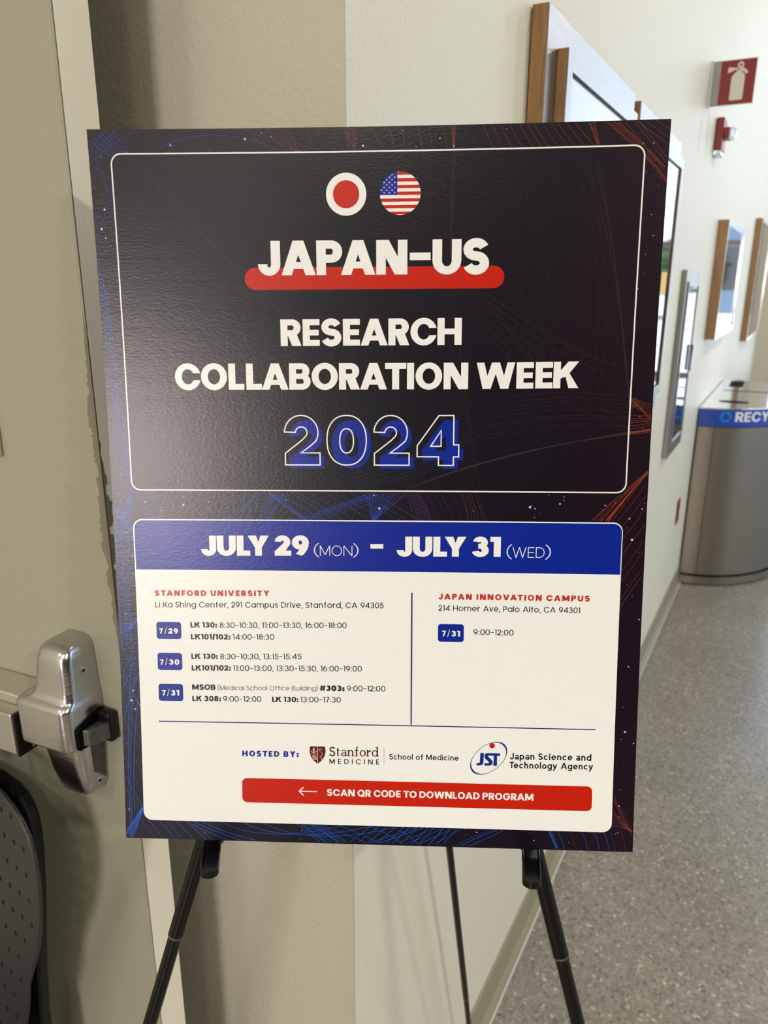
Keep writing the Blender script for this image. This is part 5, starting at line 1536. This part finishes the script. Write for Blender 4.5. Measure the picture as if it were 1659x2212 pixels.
def lettering(name, text, st, w, track, x0, y0, x1, y1, cap, mat, h):
    L_, gl = layout(text, w, track, st)
    sx_ = (x1 - x0) / L_
    m = MB()
    key = None
    for (gx, polys), ch_ in zip(gl, text.replace(' ', '')):
        key = (ch_, w, st)
        if key not in CACHE: CACHE[key] = union(polys)
        vo, fo = CACHE[key]
        pts = []
        for p in vo:
            X = (gx + p.x) * sx_; f = X / (x1 - x0)
            pts.append(Q(x0 + X, y0 + (y1 - y0) * f - p.y * cap, h))
        m.add(pts, [tuple(f) for f in fo])
    s = SB_(); s.m = m
    return s.build(name, mat)
INK = {'white': M['p_white'], 'red': M['p_red_text'], 'ink': M['p_ink'], 'blue': M['p_blue'], 'maroon': M['p_maroon'], 'black': M['p_ink']}
for nm, text, st, w, tr, x0, y0, x1, y1, cap, colr in TEXT:
    lettering(nm, text, st, w, tr, x0, y0, x1, y1, cap, INK[colr], 0.26)

# ---- 2024: solid blue figures behind thin white outlines
def num_outline(c):
    """hand-drawn closed outlines of bold figures in a unit box (width, cap height 1)"""
    if c == '2':
        top = arcpts(.475, .655, .475, .345, 178, -30, 22)
        inn = arcpts(.475, .655, .165, .115, -42, 178, 14)
        return [top + [(.74, .36), (.45, .245), (.99, .245), (.99, 0), (0, 0), (0, .255), (.42, .47)] [0:0] + [(.70, .37), (.46, .245), (1.0, .245), (1.0, 0.0), (.012, 0.0), (.012, .235), (.50, .505)] + inn[0:] ]
    if c == '0':
        return [arcpts(.5, .5, .5, .5, 0, 360, 48, 2.25)[:-1], arcpts(.5, .49, .175, .245, 0, 360, 36, 2.3)[:-1]]
    return [[(.52, 1.0), (.875, 1.0), (.875, .415), (1.0, .415), (1.0, .175), (.875, .175), (.875, 0.0), (.515, 0.0), (.515, .175), (0.0, .175), (0.0, .395)], [(.575, .70), (.575, .385), (.325, .385)]]
blue = SB_(); white = SB_()
for c, wx0, wx1, bx0, bx1 in (('2', 150.9, 182.0, 155.8, 185.5), ('0', 187.1, 221.5, 191.9, 225.2), ('2', 227.0, 257.8, 232.1, 261.2), ('4', 263.6, 299.6, 268.5, 302.9)):
    loops = num_outline(c)
    vs, eds, fcs = [], [], []
    for lp_ in loops:
        k = len(vs); n = len(lp_)
        vs += [V(p) for p in lp_]; eds += [(k + i, k + (i + 1) % n) for i in range(n)]
    outer_n = len(loops[0])
    a = sum(loops[0][i][0] * loops[0][(i + 1) % outer_n][1] - loops[0][(i + 1) % outer_n][0] * loops[0][i][1] for i in range(outer_n))
    vo, eo, fo, *_ = delaunay_2d_cdt(vs, eds, [list(range(outer_n)) if a > 0 else list(range(outer_n))[::-1]], 1, 1e-6)
    def inside(p, lp_):
        r = False; n = len(lp_)
        for i in range(n):
            x0_, y0_ = lp_[i]; x1_, y1_ = lp_[(i + 1) % n]
            if (y0_ > p.y) != (y1_ > p.y) and p.x < (x1_ - x0_) * (p.y - y0_) / (y1_ - y0_) + x0_: r = not r
        return r
    for f in fo:
        cc = sum((vo[i] for i in f), V((0, 0))) / len(f)
        if len(loops) > 1 and inside(cc, loops[1]): continue
        blue.poly([(bx0 + (bx1 - bx0) * vo[i].x, 270.9 - 41.2 * vo[i].y) for i in f], .12)
    for lp_ in loops:
        white.ribbon([(wx0 + .5 + (wx1 - wx0 - 1.0) * p[0], 267.9 - 42.0 * p[1]) for p in lp_], 1.05, .18, closed=True)
blue.build('year_shadow', M['p_blue'])
white.build('year_outline', M['p_white'])

# ---- bin band lettering and recycling mark, wrapped round the band
def band_point(t, z, grow=0.0048):
    return V((-(A_ + grow) * math.cos(t), -((B_ + grow) * math.sin(t)) - .006, z))
# arc length table from the wall side (t = 0)
TT = [k * PI / 400 for k in range(401)]; AL = [0.0]
for a, b_ in zip(TT, TT[1:]):
    AL.append(AL[-1] + (band_point(b_, 0) - band_point(a, 0)).length)
def t_of(L_):
    for k in range(400):
        if AL[k + 1] >= L_: return TT[k] + (TT[k + 1] - TT[k]) * (L_ - AL[k]) / (AL[k + 1] - AL[k])
    return PI
def band_shape(polys, L0, z0, size, name, mat, sxx=1.0):
    m = MB()
    for gx, ps_ in polys:
        vo, fo = union(ps_)
        m.add([band_point(t_of(L0 + (gx + p.x) * size * sxx), z0 + p.y * size) for p in vo], [tuple(f) for f in fo])
    return m.build(name, mat, bn, fix=False)
Lr, gr = layout('RECYCLE', .22, .04, 'P')
band_shape(gr, 0.170, 0.864, 0.048, 'band_lettering', M['white'], 1.08)
rg_ = G()
for k in range(3):
    a = 90 + 120 * k
    rg_.A(.5, .5, .5, .5, .20, a + 8, a + 88, .20, n=8)
    e0 = arcpts(.5, .5, .40, .40, a + 88, a + 88, 1)[0]; tdir = math.radians(a + 88 + 90); nd = math.radians(a + 88)
    rg_.P((e0[0] + .20 * math.cos(nd), e0[1] + .20 * math.sin(nd)), (e0[0] - .20 * math.cos(nd), e0[1] - .20 * math.sin(nd)), (e0[0] + .25 * math.cos(tdir), e0[1] + .25 * math.sin(tdir)))
band_shape([(0, rg_.p)], 0.098, 0.860, 0.054, 'recycling_mark', M['blue_mark'])
